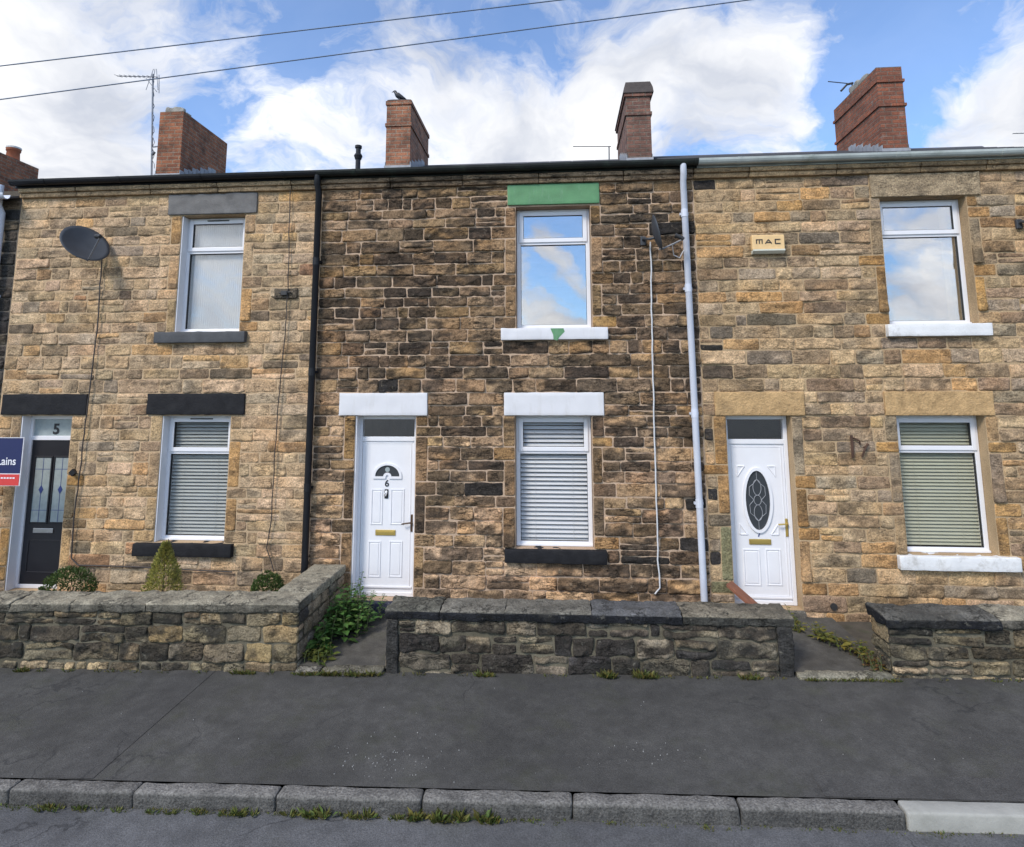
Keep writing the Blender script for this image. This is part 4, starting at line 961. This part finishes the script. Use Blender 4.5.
# alarm box
xa, za = at(752.5, 253.5, -0.08)[[0, 2]]; xb, zb = at(784, 234.5, -0.08)[[0, 2]]
al = empty('alarm_box', ((xa+xb)/2, 0, za), 'cream alarm box lettered MAC on the golden stone wall', 'alarm box')
t = MB(); t.rbox(xa, xb, -0.09, -0.018, za+0.045, zb, 0.012, 0, 0.2); t.build('cover', M['boxyellow'], al, False)
t = MB(); t.prism([(-0.105, za+0.05), (-0.105, za+0.03), (-0.06, za), (-0.018, za), (-0.018, za+0.044), (-0.092, za+0.044)], xa+0.004, xb-0.004, 'x'); t.build('base_lip', M['boxpale'], al)
t = MB(); zc = (za+zb)/2+0.03; h = 0.027; yy = (-0.094, -0.0895)
def bar(x0, z0, x1, z1, w=0.011):
    d = np.array([x1-x0, z1-z0]); d = d/np.linalg.norm(d); nn = np.array([-d[1], d[0]])*w/2
    t.prism([(x0-nn[0], z0-nn[1]), (x1-nn[0], z1-nn[1]), (x1+nn[0], z1+nn[1]), (x0+nn[0], z0+nn[1])], *yy)
xm = (xa+xb)/2
def shift(): 
    global yy
    yy = (yy[0]-0.0004, yy[1]-0.0004)
for (q0, q1) in (((-0.15, -h), (-0.15, h)), ((-0.115, -h), (-0.115, h)), ((-0.08, -h), (-0.08, h)), ((-0.157, h), (-0.073, h)),
                 ((-0.04, -h), (0.0, h)), ((0.0, h), (0.04, -h)), ((-0.02, -h*0.45), (0.02, -h*0.45)),
                 ((0.085, -h), (0.085, h)), ((0.08, h), (0.15, h)), ((0.08, -h), (0.15, -h))):
    bar(xm+q0[0], zc+q0[1], xm+q1[0], zc+q1[1]); shift()
t.build('lettering', M['blackprint'], al)
# rusty iron stubs
x, z = at(852, 446, -0.03)[[0, 2]]; t = MB()
t.tube([(x-0.0, -0.03, z+0.13), (x, -0.04, z), (x, -0.03, z-0.14)], 0.018, 6); t.tube([(x+0.03, -0.02, z+0.10), (x+0.08, -0.05, z+0.07), (x+0.10, -0.03, z+0.02)], 0.011, 6); t.tube([(x+0.19, -0.03, z+0.03), (x+0.13, -0.05, z-0.06), (x+0.11, -0.03, z-0.13)], 0.012, 6); t.tube([(x+0.13, -0.035, z-0.02), (x+0.2, -0.035, z+0.02)], 0.009, 6)
prop(t.build('iron_bracket', M['rust'], None, False, origin=(x, 0, z)), 'rusty iron bracket remains between oval glazed door and right window', 'bracket')
# leaning board by the door of number 7
p = at(729, 580, -0.25); q = at(757, 602, -0.5)
t = MB(); d = np.array([0.42, -0.35, -0.34])
o = np.array([1.99, -0.16, 0.30]); wv = np.array([0.0, 0.0, 0.035]); tv = np.array([0.10, 0.12, 0.0])
V = [o+d*i+wv*k+tv*j for i in (0, 1) for j in (0, 1) for k in (0, 1)]
t.add(V, [(0, 1, 3, 2), (4, 6, 7, 5), (0, 4, 5, 1), (2, 3, 7, 6), (0, 2, 6, 4), (1, 5, 7, 3)])
prop(t.build('wooden_board', M['wood'], None, False, origin=(2.1, -0.3, 0)), 'brown wooden board leaning at the foot of the oval glazed door', 'board')

# estate agent's board on its post at the left edge
S = at(22.3, 461, -0.55)
sg = empty('sign_board', (S[0]-0.75, -0.55, -0.28), 'navy and red estate agent board lettered Lains beside the black door', 'sign')
z0, z1 = at(22.3, 486, -0.55)[2], at(22.3, 437.5, -0.55)[2]; xr = S[0]; xl = xr-0.95; zr = z0+0.145
t = MB(); t.box(xl, xr, -0.556, -0.544, z0, z1); t.build('board', M['whiteprint'], sg)
t = MB(); t.box(xl+0.006, xr-0.01, -0.5595, -0.5565, zr+0.012, z1-0.006); t.build('navy_panel', M['navy'], sg)
t = MB(); t.box(xl+0.006, xr-0.012, -0.5595, -0.5565, z0+0.006, zr); t.build('red_strip', M['red'], sg)
text_mesh('lettering', 'Lains', 0.142, (xr-0.205, -0.561, zr+0.16), M['whiteprint'], sg, bold=0.001, sx=0.92)
t = MB()
for i in range(9): t.box(xr-0.42+i*0.04, xr-0.42+i*0.04+0.028, -0.5612, -0.5597, zr-0.055, zr-0.038)
t.build('small_print', M['whiteprint'], sg)
t = MB(); t.box(xl-0.07, xl-0.001, -0.585, -0.515, -0.35, z1+0.12); t.build('post', M['wpaintc'], sg)

# ------------------------------------------------------------------ aerials, bird, overhead wires
def yagi(root, a, b, n, half, el_dir, r=0.006):
    a, b, e = np.array(a), np.array(b), np.array(el_dir, float); e /= np.linalg.norm(e)
    t = MB(); t.tube([a, b], r*1.3, 6)
    for i in range(n):
        q = a+(b-a)*(i+0.3)/n; t.tube([q-e*half, q+e*half], r*0.8, 5)
    return t
Y1 = 3.0
base = at(153.5, 168, Y1); top = at(153, 74, Y1)
ar = empty('television_aerial', tuple(base), 'tall television aerial on a mast beside the leftmost red brick chimney stack', 'aerial', 'television aerials on the roofs')
t = MB(); t.tube([base-np.array([0, 0, 0.6]), top], 0.017, 8)
zz = [base+(top-base)*k/26+np.array([0.022*math.sin(k*1.9), 0.022*math.cos(k*1.9), 0]) for k in range(27)]; t.tube(zz, 0.006, 5); t.build('mast', M['galv'], ar)
yagi(ar, at(117, 76, Y1-0.3), at(158, 77, Y1), 9, 0.10, (0.1, 1, 0.25)).build('boom', M['galv'], ar)
t = MB()
for k in (-1, 0, 1): t.tube([at(155+1.5*k, 69, Y1+0.12*k), at(149+6*k+3, 90, Y1+0.12*k)], 0.006, 5)
t.tube([at(159, 75, Y1), at(159, 93, Y1)], 0.009, 6); t.tube([at(146, 78, Y1), at(157, 92, Y1)], 0.006, 5)
t.build('reflector', M['galv'], ar)
cl = at(153.5, 147, Y1); t = MB(); t.tube([cl, at(161, 146, 2.75)], 0.014, 6); t.tube([cl-np.array([0.02, 0, 0.16]), cl+np.array([0.03, 0, -0.1])], 0.03, 8); t.build('clamp', M['galv'], ar)
b3 = at(609, 165, 4.0); ar2 = empty('television_aerial', tuple(b3), 'low television aerial pointing left beside the dark capped brick chimney', 'aerial', 'television aerials on the roofs')
t = MB(); t.tube([b3-np.array([0, 0, 0.5]), at(609, 146, 4.0)], 0.014, 6); t.build('mast', M['galv'], ar2)
yagi(ar2, at(573, 146.5, 4.0), at(611, 146.5, 4.0), 9, 0.07, (0.05, 1, 0.35), 0.007).build('boom', M['galv'], ar2)
b4 = at(849, 84, 3.6); ar3 = empty('television_aerial', tuple(b4), 'small dark television aerial behind the bright red brick chimney', 'aerial', 'television aerials on the roofs')
yagi(ar3, at(828, 81.5, 3.6), at(853, 84, 3.6), 6, 0.08, (0.2, 1, 0.5), 0.007).build('boom', M['gasket'], ar3)
t = MB(); t.tube([at(841, 91, 3.6), at(847, 84.5, 3.6), at(853, 83, 3.6)], 0.022, 6); t.tube([at(852, 84, 3.6), (xl4+0.1, 3.6, zt4-0.4)], 0.013, 6); t.build('mast', M['gasket'], ar3)
b5 = at(1030, 150, 4.0); ar4 = empty('television_aerial', tuple(b5), 'thin television aerial tip at the right edge above the roof', 'aerial', 'television aerials on the roofs')
yagi(ar4, at(1013, 133.5, 4.0), at(1052, 132.5, 4.0), 8, 0.06, (0.05, 1, 0.3)).build('boom', M['galv'], ar4)
t = MB(); t.tube([at(1048, 160, 4.0), at(1047, 131, 4.0)], 0.014, 6); t.build('mast', M['galv'], ar4)

# jackdaw on the chimney of number 6
B = at(399.5, 100, 2.8); bx, by = B[0], B[1]; bz = zt2+0.034
br = empty('bird', (bx, by, bz), 'black bird perched on top of the chimney', 'bird')
t = MB(); S_ = 12; spine = [(-0.155, 0.085, 0.004, 0.020), (-0.10, 0.10, 0.012, 0.026), (-0.05, 0.125, 0.036, 0.040), (0.0, 0.155, 0.052, 0.055), (0.04, 0.185, 0.050, 0.054), (0.065, 0.215, 0.036, 0.038), (0.078, 0.24, 0.031, 0.033), (0.09, 0.26, 0.031, 0.032), (0.108, 0.265, 0.024, 0.024), (0.122, 0.262, 0.011, 0.011), (0.155, 0.252, 0.003, 0.003)]
V = []
for i, (dx, dz, rz, ry) in enumerate(spine):
    j0, j1 = spine[max(0, i-1)], spine[min(len(spine)-1, i+1)]; tg = np.array([j1[0]-j0[0], 0, j1[1]-j0[1]]); tg /= np.linalg.norm(tg); up = np.array([-tg[2], 0, tg[0]])
    for k in range(S_):
        w = 2*math.pi*k/S_; V.append(np.array([bx-dx, by, bz+dz])+np.array([-1, 1, 1])*(up*math.sin(w)*rz)+np.array([0, math.cos(w)*ry, 0]))
Fc = [(i*S_+k, i*S_+(k+1) % S_, (i+1)*S_+(k+1) % S_, (i+1)*S_+k) for i in range(len(spine)-1) for k in range(S_)]+[tuple(range(S_-1, -1, -1)), tuple((len(spine)-1)*S_+k for k in range(S_))]
t.add(V, Fc)
for s in (-1, 1):                                            # folded wings and legs, part of the same body
    V = []
    for (dx, dz, hw) in ((0.05, 0.20, 0.02), (0.0, 0.175, 0.045), (-0.06, 0.135, 0.035), (-0.14, 0.09, 0.008)):
        yo = by+s*(0.056 if dx > -0.03 else 0.045 if dx > -0.1 else 0.02)
        V += [(bx-dx, yo, bz+dz+hw*0.8), (bx-dx, yo+s*0.008, bz+dz), (bx-dx, yo, bz+dz-hw*0.8)]
    t.add(V, [(i*3+k, i*3+k+1, i*3+k+4, i*3+k+3) for i in range(3) for k in range(2)])
    t.tube([(bx+0.0, by+s*0.025, bz+0.12), (bx+0.012, by+s*0.025, bz+0.05), (bx, by+s*0.025, bz+0.002)], [0.016, 0.006, 0.005], 6)
    for a_ in (-0.5, 0, 0.5): t.tube([(bx, by+s*0.025, bz+0.004), (bx-0.04*math.cos(a_), by+s*0.025+0.04*math.sin(a_), bz+0.004)], 0.004, 5)
t.build('body', M['bird'], br, True)

def wire(label, p, q, Y):
    a, b = at(*p, Y), at(*q, Y); d = b-a; a2, b2 = a-d*1.3, b+d*1.3; pts = []
    for k in range(41):
        s = k/40; pts.append(a2+(b2-a2)*s)
    t = MB(); t.tube(pts, 0.0062, 6); prop(t.build('overhead_wire', M['wire'], None, True, origin=tuple(a)), label, 'wire', 'overhead wires crossing the sky')
wire('upper of the two overhead wires crossing the sky', (0, 66), (560, 0), -2.2)
wire('lower of the two overhead wires crossing the sky', (0, 99.5), (748, 0), -2.0)

# ------------------------------------------------------------------ plants
def leaf(mb, p, d, up, L_, W_, col):
    d = d/np.linalg.norm(d); s = np.cross(d, up); s /= np.linalg.norm(s)+1e-9; u = np.cross(s, d)
    mid = p+d*L_*0.5
    V = [p, mid-s*W_*0.5+u*W_*0.14, mid-u*0.0, mid+s*W_*0.5+u*W_*0.14, p+d*L_-u*L_*0.10, p+d*L_*0.22-s*W_*0.32+u*W_*0.1, p+d*L_*0.22+s*W_*0.32+u*W_*0.1]
    mb.add(V, [(0, 2, 1, 5), (0, 6, 3, 2), (2, 4, 1), (2, 3, 4)], col)
def rdir(up=0.0):
    v = nrng.normal(size=3); v[2] += up; return v/np.linalg.norm(v)
def dome(name, label, px, top, half, Y, zb, group=None):
    c = at(px, top, Y); rx = half/F*((Y+7.9)); zt = c[2]; h = zt-zb
    root = empty(name, (c[0], Y, zb), label, 'shrub', group)
    t = MB(); t.tube([(c[0], Y, zb-0.05), (c[0], Y, zb+h*0.5)], [0.02, 0.012], 6)
    for k in range(9): e = rdir(0.8); t.tube([(c[0], Y, zb+h*0.2), np.array([c[0], Y, zb+h*0.45])+e*np.array([rx*0.7, rx*0.7, h*0.35])], [0.008, 0.003], 5)
    t.build('stem', M['twig'], root)
    t = MB()
    for i in range(3600):
        e = rdir(); q = (0.62+0.38*nrng.rand()**0.35)*(1+0.22*(vn(np.array([e*2.6+px]))[0]-0.5))
        p = np.array([c[0], Y, zb+h*0.55])+e*np.array([rx, rx*0.85, h*0.46])*q
        if p[2] < zb+0.01: continue
        k = nrng.uniform(0.6, 1.4)*(0.75+0.5*vn(np.array([p*14]))[0]); tip = nrng.rand() < 0.06*(e[2] > 0.2)
        leaf(t, p, e*0.8+rdir(0.5)*0.7, rdir(), 0.032, 0.018, np.array([0.065, 0.10, 0.025])*k if not tip else np.array([0.14, 0.15, 0.045])*k)
    t.build('foliage', M['leaf'], root)
    return root
dome('clipped_shrub', 'wide low clipped shrub behind the wall below the black door', 70, 567.5, 26, -0.75, -0.2, 'clipped shrubs behind the left garden wall')
dome('clipped_shrub', 'small round clipped shrub behind the wall near the black drainpipe', 268.5, 573, 17.5, -0.75, -0.2, 'clipped shrubs behind the left garden wall')
# conical dwarf conifer
c = at(166, 543, -0.75); zb = -0.2; h = c[2]-zb; root = empty('conical_shrub', (c[0], -0.75, zb), 'yellow green conical shrub under the left ground floor window', 'shrub')
t = MB(); t.tube([(c[0], -0.75, zb-0.05), (c[0], -0.75, c[2]-0.05)], [0.02, 0.004], 6); t.tube([(c[0]+0.03, -0.75, c[2]-0.06), (c[0]+0.035, -0.76, c[2]+0.05)], 0.004, 5); t.build('stem', M['twig'], root)
t = MB()
for i in range(4600):
    s = nrng.rand()**0.75; z = zb+h*s; R = 0.33*(1-s)**0.85*(1+0.3*(vn(np.array([[s*7, i % 7, 3.1]]))[0]-0.5))+0.012; th = nrng.uniform(0, 2*math.pi); q = 0.55+0.45*nrng.rand()**0.4
    R *= 1+0.22*(vn(np.array([[math.cos(th)*2+9, math.sin(th)*2, z*6]]))[0]-0.5)*2
    p = np.array([c[0]+R*q*math.cos(th), -0.75+R*q*math.sin(th), z]); k = nrng.uniform(0.6, 1.4)*(0.7+0.6*vn(np.array([p*12]))[0])
    cc = np.array([0.40, 0.36, 0.09]) if nrng.rand() < 0.65 else np.array([0.20, 0.21, 0.06])
    leaf(t, p, np.array([math.cos(th)*0.7, math.sin(th)*0.7, 0.7])+rdir()*0.5, rdir(), 0.04, 0.012, cc*k)
t.build('foliage', M['leaf'], root)

def weed(name, label, stems, group=None, base=(0.055, 0.115, 0.022), kind=None, cat='weed'):
    """stems: (x, y, z, height, lean vector, leaf length, leaves)"""
    x, y, z = stems[0][:3]
    root = empty(name, (x, y, z), label, cat, group)
    st, lf_ = MB(), MB()
    for (x, y, z, h, lean, ll, n) in stems:
        o = np.array([x, y, z]); lean = np.array([*lean, 0.0]); pts = [o+np.array([0, 0, h])*s+lean*s*s for s in np.linspace(0, 1, 7)]
        st.tube(pts, [0.006*(1-0.6*s) for s in np.linspace(0, 1, 7)], 5)
        for i in range(n):
            s = 0.08+0.92*(i+nrng.rand())/n; p = o+np.array([0, 0, h])*s+lean*s*s; th = i*2.4+nrng.uniform(-0.5, 0.5)
            k = nrng.uniform(0.65, 1.45); sz = ll*(1.15-0.65*s)*nrng.uniform(0.7, 1.25)
            d = np.array([math.cos(th), math.sin(th), nrng.uniform(-0.25, 0.5)]); p2 = p+d*sz*0.25
            leaf(lf_, p2, d, np.array([0, 0, 1.0])+rdir()*0.35, sz, sz*0.55, np.array(base)*k*np.array([nrng.uniform(0.8, 1.3), 1, 1]))
    st.build('stems', M['stem'], root); lf_.build('leaves', M['leaf'], root)
    return root
S6 = []
zp = lambda y: -0.205+(y+1.4)*0.06
for i in range(42):
    y = nrng.uniform(-1.15, -0.12); wd = 0.10+0.30*min(1, (y+1.25)/0.7); x = -2.70+abs(nrng.normal())*wd*0.5
    if x > -2.25: x = nrng.uniform(-2.7, -2.4)
    hh = nrng.uniform(0.16, 0.42)*(0.5+0.7*min(1, (y+1.2)/0.6))
    S6.append((x, y, zp(y), hh, (nrng.uniform(-0.02, 0.09), nrng.uniform(-0.10, 0.05)), nrng.uniform(0.07, 0.15), int(8+hh*26)))
for (px, py, Y, hh) in ((362, 572, -0.35, 0.72), (373, 590, -0.3, 0.5), (350, 582, -0.6, 0.5), (384, 600, -0.25, 0.3)):
    b = at(px, py, Y); S6.append((b[0]-0.05, Y, zp(Y), max(0.3, b[2]-zp(Y)), (0.06, 0), 0.075, 34))
weed('weed_clump', 'tall leafy green weeds growing beside the path to door 6', S6, cat='weeds', base=(0.075, 0.16, 0.036))
S6b = []
for i in range(16): S6b.append((nrng.uniform(-2.72, -2.45), nrng.uniform(-1.36, -1.12), -0.20, nrng.uniform(0.06, 0.17), (nrng.uniform(0, 0.06), -0.03), nrng.uniform(0.05, 0.09), 8))
weed('weed_clump', 'low yellowish weeds at the foot of the left wall corner', S6b, cat='weeds', base=(0.085, 0.11, 0.022))
S7 = []
for i in range(46):
    s = nrng.rand(); x = 2.62+0.62*s+nrng.uniform(-0.10, 0.10); y = -0.15-1.05*s+nrng.uniform(-0.12, 0.08)
    S7.append((min(x, 3.14), y, -0.09, nrng.uniform(0.05, 0.16)*(1.25-0.4*s), (nrng.uniform(-0.08, 0.03), nrng.uniform(-0.05, 0.03)), nrng.uniform(0.05, 0.10), 7))
weed('weed_clump', 'straggling yellow green weeds along the path to the oval glazed door', S7, cat='weeds', base=(0.13, 0.13, 0.025))
S7 = []
for i in range(12): S7.append((nrng.uniform(3.0, 3.17), nrng.uniform(-1.38, -0.95), -0.13, nrng.uniform(0.05, 0.2), (nrng.uniform(-0.06, 0.0), 0), nrng.uniform(0.03, 0.06), 9))
weed('weed_clump', 'brown dry weeds against the left end of the right garden wall', S7, cat='weeds', base=(0.12, 0.075, 0.03))
# ground cover nobody could count: tufts along the kerb, wall feet and path edges
def tufts(name, spots, base):
    t = MB()
    for (x, y, z, r, h, n) in spots:
        for i in range(n):
            th = nrng.uniform(0, 6.283); q = r*math.sqrt(nrng.rand()); p = np.array([x+q*math.cos(th), y+q*0.4*math.sin(th), z])
            d = np.array([math.cos(th)*0.8, math.sin(th)*0.6-0.15, nrng.uniform(0.4, 1.5)]); k = nrng.uniform(0.6, 1.5)
            leaf(t, p, d, rdir(), h*nrng.uniform(0.5, 1.2), h*nrng.uniform(0.14, 0.4), np.array(base)*k*np.array([nrng.uniform(0.8, 1.5), 1, 1]))
    o = t.build(name, M['leaf']); o['kind'] = 'stuff'; return o
sp = []
for (pa_, pb2, den, hh) in ((0, 30, 6, .03), (40, 62, 10, .05), (78, 100, 9, .05), (110, 130, 4, .03), (150, 180, 9, .03), (185, 212, 9, .035), (215, 262, 14, .055), (290, 330, 18, .075), (345, 372, 12, .06), (380, 408, 8, .045), (412, 424, 10, .07), (436, 466, 16, .085), (476, 496, 12, .075), (508, 560, 5, .03), (560, 760, 12, .02), (760, 1024, 18, .02)):
    for i in range(den):
        px = nrng.uniform(pa_, pb2); x = atz(px, 806+0.018*px, ZR+SL*(px-512)/140)[0]
        sp.append((x, KY0-0.02+nrng.uniform(-0.03, 0.01), ZR+SL*x, nrng.uniform(0.015, 0.05), hh*nrng.uniform(0.35, 1.2), nrng.randint(4, 15)))
for i in range(110):
    x = atz(nrng.uniform(-20, 620) if i < 80 else nrng.uniform(600, 1040), 810, ZR)[0]; sp.append((x, KY0-0.012+nrng.uniform(-0.015, 0.01), ZR+SL*x, 0.035, nrng.uniform(0.012, 0.03), nrng.randint(5, 14)))
tufts('kerb_weeds', sp, (0.10, 0.125, 0.032))
sp = []
for i in range(60):
    x = nrng.uniform(-7.5, 5.5)
    if -2.7 < x < -1.85 or 2.3 < x < 3.15: continue
    sp.append((x, -1.46, zpave(x, -1.46), 0.05, 0.035, 10))
for px, hh in ((20, .05), (240, .05), (250, .04), (484, .06), (608, .08), (644, .08), (648, .06), (750, .06)):
    x = at(px, 670, -1.46)[0]
    for i in range(4): sp.append((x+nrng.uniform(-.05, .05), -1.47, zpave(x, -1.46), 0.05, hh, 16))
for i in range(26):
    x = nrng.uniform(-2.72, -1.84); sp.append((x, -1.485, zpave(x, -1.48), 0.05, 0.06, 14))
    x = nrng.uniform(2.3, 3.3); sp.append((x, -1.48, zpave(x, -1.48), 0.05, 0.04, 12))
tufts('wall_foot_weeds', sp, (0.09, 0.105, 0.028))
# pale grit and scraps on the pavement
t = MB()
for i in range(120):
    px, py = (nrng.normal(388, 26), nrng.normal(758, 11)) if i < 60 else (nrng.normal(655, 30), nrng.normal(757, 12)) if i < 85 else (nrng.uniform(0, 1024), nrng.uniform(682, 775))
    p = atz(px, py, -0.235); x, y = p[0], p[1]
    if not (-3.08 < y < -1.45): continue
    s = nrng.uniform(0.002, 0.006) if i < 215 else nrng.uniform(0.008, 0.015); z = zpave(x, y)+0.004
    a0 = nrng.uniform(0, 6.28); V = [(x+s*math.cos(a0+k*1.257)*nrng.uniform(0.6, 1.2), y+s*math.sin(a0+k*1.257)*nrng.uniform(0.6, 1.2), z-0.004) for k in range(5)]
    V += [(v[0]*0.5+x*0.5, v[1]*0.5+y*0.5, z+s*0.5) for v in V]
    t.add(V, [(0, 1, 6, 5), (1, 2, 7, 6), (2, 3, 8, 7), (3, 4, 9, 8), (4, 0, 5, 9), (5, 6, 7, 8, 9)])
o = t.build('pavement_grit', M['debris']); o['kind'] = 'stuff'

# ------------------------------------------------------------------ sun, sky, camera
SUN = np.array([-0.46, -0.62, 0.74]); SUN /= np.linalg.norm(SUN)
ld = bpy.data.lights.new('sun', 'SUN'); ld.energy = 2.1; ld.angle = math.radians(16); ld.color = (1.0, 0.93, 0.85)
lo = bpy.data.objects.new('sun', ld); COL.objects.link(lo); lo.rotation_euler = Vector(SUN).to_track_quat('Z', 'Y').to_euler(); lo.location = (0, -10, 20)
w = bpy.data.worlds.new('World'); sc.world = w; w.use_nodes = True; nt = w.node_tree; nt.nodes.clear()
out_ = nt.nodes.new('ShaderNodeOutputWorld')
sky = nt.nodes.new('ShaderNodeTexSky'); sky.sky_type = 'NISHITA'; sky.sun_disc = False
sky.sun_elevation = math.asin(SUN[2]); sky.sun_rotation = math.atan2(SUN[0], SUN[1]); sky.air_density = 0.9; sky.dust_density = 0.15; sky.ozone_density = 1.8
tc = nt.nodes.new('ShaderNodeTexCoord'); nrm = nt.nodes.new('ShaderNodeVectorMath'); nrm.operation = 'NORMALIZE'; L(nt, tc.outputs['Generated'], nrm.inputs[0])
dirv = nrm.outputs[0]
wn = nt.nodes.new('ShaderNodeTexNoise'); wn.inputs['Scale'].default_value = 5.0; wn.inputs['Detail'].default_value = 5; L(nt, dirv, wn.inputs['Vector'])
sb = nt.nodes.new('ShaderNodeVectorMath'); sb.operation = 'SUBTRACT'; sb.inputs[1].default_value = (0.5, 0.5, 0.5); L(nt, wn.outputs['Color'], sb.inputs[0])
scl = nt.nodes.new('ShaderNodeVectorMath'); scl.operation = 'SCALE'; scl.inputs['Scale'].default_value = 0.22; L(nt, sb.outputs[0], scl.inputs[0])
wd = nt.nodes.new('ShaderNodeVectorMath'); wd.operation = 'ADD'; L(nt, dirv, wd.inputs[0]); L(nt, scl.outputs[0], wd.inputs[1])
tot = None
def blob(px, py, rad, amp, d=None):
    global tot
    v = ray(px, py) if d is None else np.array(d, float); v = v/np.linalg.norm(v)
    r = rad/F if d is None else rad
    ds = nt.nodes.new('ShaderNodeVectorMath'); ds.operation = 'DISTANCE'; ds.inputs[1].default_value = tuple(v); L(nt, wd.outputs[0], ds.inputs[0])
    mr = nt.nodes.new('ShaderNodeMapRange'); mr.interpolation_type = 'SMOOTHSTEP'; mr.inputs[1].default_value = 0; mr.inputs[2].default_value = r; mr.inputs[3].default_value = amp; mr.inputs[4].default_value = 0
    L(nt, ds.outputs['Value'], mr.inputs[0]); tot = mr.outputs[0] if tot is None else math_(nt, 'ADD', tot, mr.outputs[0])
for bl in ((-20, 40, 170, .7), (60, 120, 120, .6), (110, 20, 80, .35), (-60, 150, 120, .5), (225, 35, 80, .35), (290, 150, 90, .4), (340, 110, 90, .35), (560, 150, 140, .25), (120, 165, 80, .35), (410, 30, 90, .4), (430, 140, 90, .45), (500, 140, 100, .65), (590, 125, 100, .7), (680, 115, 95, .7), (760, 85, 85, .6), (790, 40, 50, .3), (790, 155, 60, .35), (1010, 125, 80, .65), (1080, 70, 90, .4), (945, 105, 45, .3), (640, 25, 80, .35), (730, 40, 80, .35), (840, 5, 50, .2)):
    blob(*bl)
for bl in ((310, 75, 80, -.3), (210, 100, 60, -.25), (570, 60, 60, -.25), (900, 40, 120, -.35), (835, 130, 50, -.35), (330, 15, 70, -.2), (480, 40, 60, -.15)):
    blob(*bl)
# clouds behind the camera (seen only in the window glass)
for d, r, a in (((0.0, -1, 0.22), 0.22, -.5), ((-0.02, -1, 0.24), 0.07, 1.4), ((0.05, -1, 0.20), 0.06, 1.2), ((-0.06, -1, 0.17), 0.05, 0.9), ((0.0, -1, 0.09), 0.10, 1.2), ((0.58, -1, 0.26), 0.3, .3), ((0.6, -1, 0.15), 0.06, .8), ((0.6, -1, 0.05), 0.12, .5), ((-0.8, -1, 0.3), 0.45, .6), ((-0.5, -1, 0.9), 0.6, .6), ((0.6, -1, 1.0), 0.6, .4)):
    blob(0, 0, r, a, d)
sep = nt.nodes.new('ShaderNodeSeparateXYZ'); L(nt, wd.outputs[0], sep.inputs[0])
den = math_(nt, 'ADD', math_(nt, 'MAXIMUM', sep.outputs['Z'], 0.0), 0.25)
cmb = nt.nodes.new('ShaderNodeCombineXYZ'); L(nt, math_(nt, 'DIVIDE', sep.outputs['X'], den), cmb.inputs[0]); L(nt, math_(nt, 'DIVIDE', sep.outputs['Y'], den), cmb.inputs[1])
n1 = noise(nt, cmb.outputs[0], 4.6, 11, 0.64); n2 = noise(nt, cmb.outputs[0], 1.0, 4, 0.5)
dens = math_(nt, 'ADD', tot, math_(nt, 'MULTIPLY', math_(nt, 'SUBTRACT', n1, 0.5), 2.2))
fac = ramp(nt, dens, [(-0.0, 0.10), (0.18, 0.40), (0.46, 0.86), (0.8, 1.0)])
shade = noise(nt, cmb.outputs[0], 2.0, 6, 0.55)
ccol = mixc(nt, ramp(nt, shade, [(0.38, 0.0), (0.62, 1.0)]), (0.46, 0.49, 0.56), (0.86, 0.855, 0.85))
bg1 = nt.nodes.new('ShaderNodeBackground'); L(nt, mixc(nt, 1.0, sky.outputs[0], (0.84, 1.05, 1.25), 'MULTIPLY'), bg1.inputs[0]); bg1.inputs[1].default_value = 0.15
back = nt.nodes.new('ShaderNodeMapRange'); back.inputs[1].default_value = 0.1; back.inputs[2].default_value = -0.5; back.inputs[3].default_value = 1.0; back.inputs[4].default_value = 1.45; L(nt, sep.outputs['Y'], back.inputs[0])
bg2 = nt.nodes.new('ShaderNodeBackground'); L(nt, ccol, bg2.inputs[0]); L(nt, back.outputs[0], bg2.inputs[1])
mx = nt.nodes.new('ShaderNodeMixShader'); L(nt, fac, mx.inputs[0]); L(nt, bg1.outputs[0], mx.inputs[1]); L(nt, bg2.outputs[0], mx.inputs[2]); L(nt, mx.outputs[0], out_.inputs[0])

cam = bpy.data.cameras.new('camera'); co = bpy.data.objects.new('camera', cam); COL.objects.link(co); sc.camera = co
cam.sensor_fit = 'HORIZONTAL'; cam.sensor_width = 36; cam.lens = F/1024*36; cam.shift_y = -(847/2-CY)/1024; cam.clip_end = 2000; cam.clip_start = 0.05
co.matrix_world = Matrix(((RX[0], UX[0], -fw[0], CAM[0]), (RX[1], UX[1], -fw[1], CAM[1]), (RX[2], UX[2], -fw[2], CAM[2]), (0, 0, 0, 1)))
sc.render.resolution_x, sc.render.resolution_y = 1024, 847
sc.view_settings.view_transform = 'Standard'; sc.view_settings.look = 'None'; sc.view_settings.exposure = 0.5; sc.view_settings.gamma = 1.0; sc.view_settings.use_curve_mapping = False
sc.cycles.use_denoising = True; sc.cycles.max_bounces = 6; sc.cycles.caustics_reflective = False; sc.cycles.caustics_refractive = False
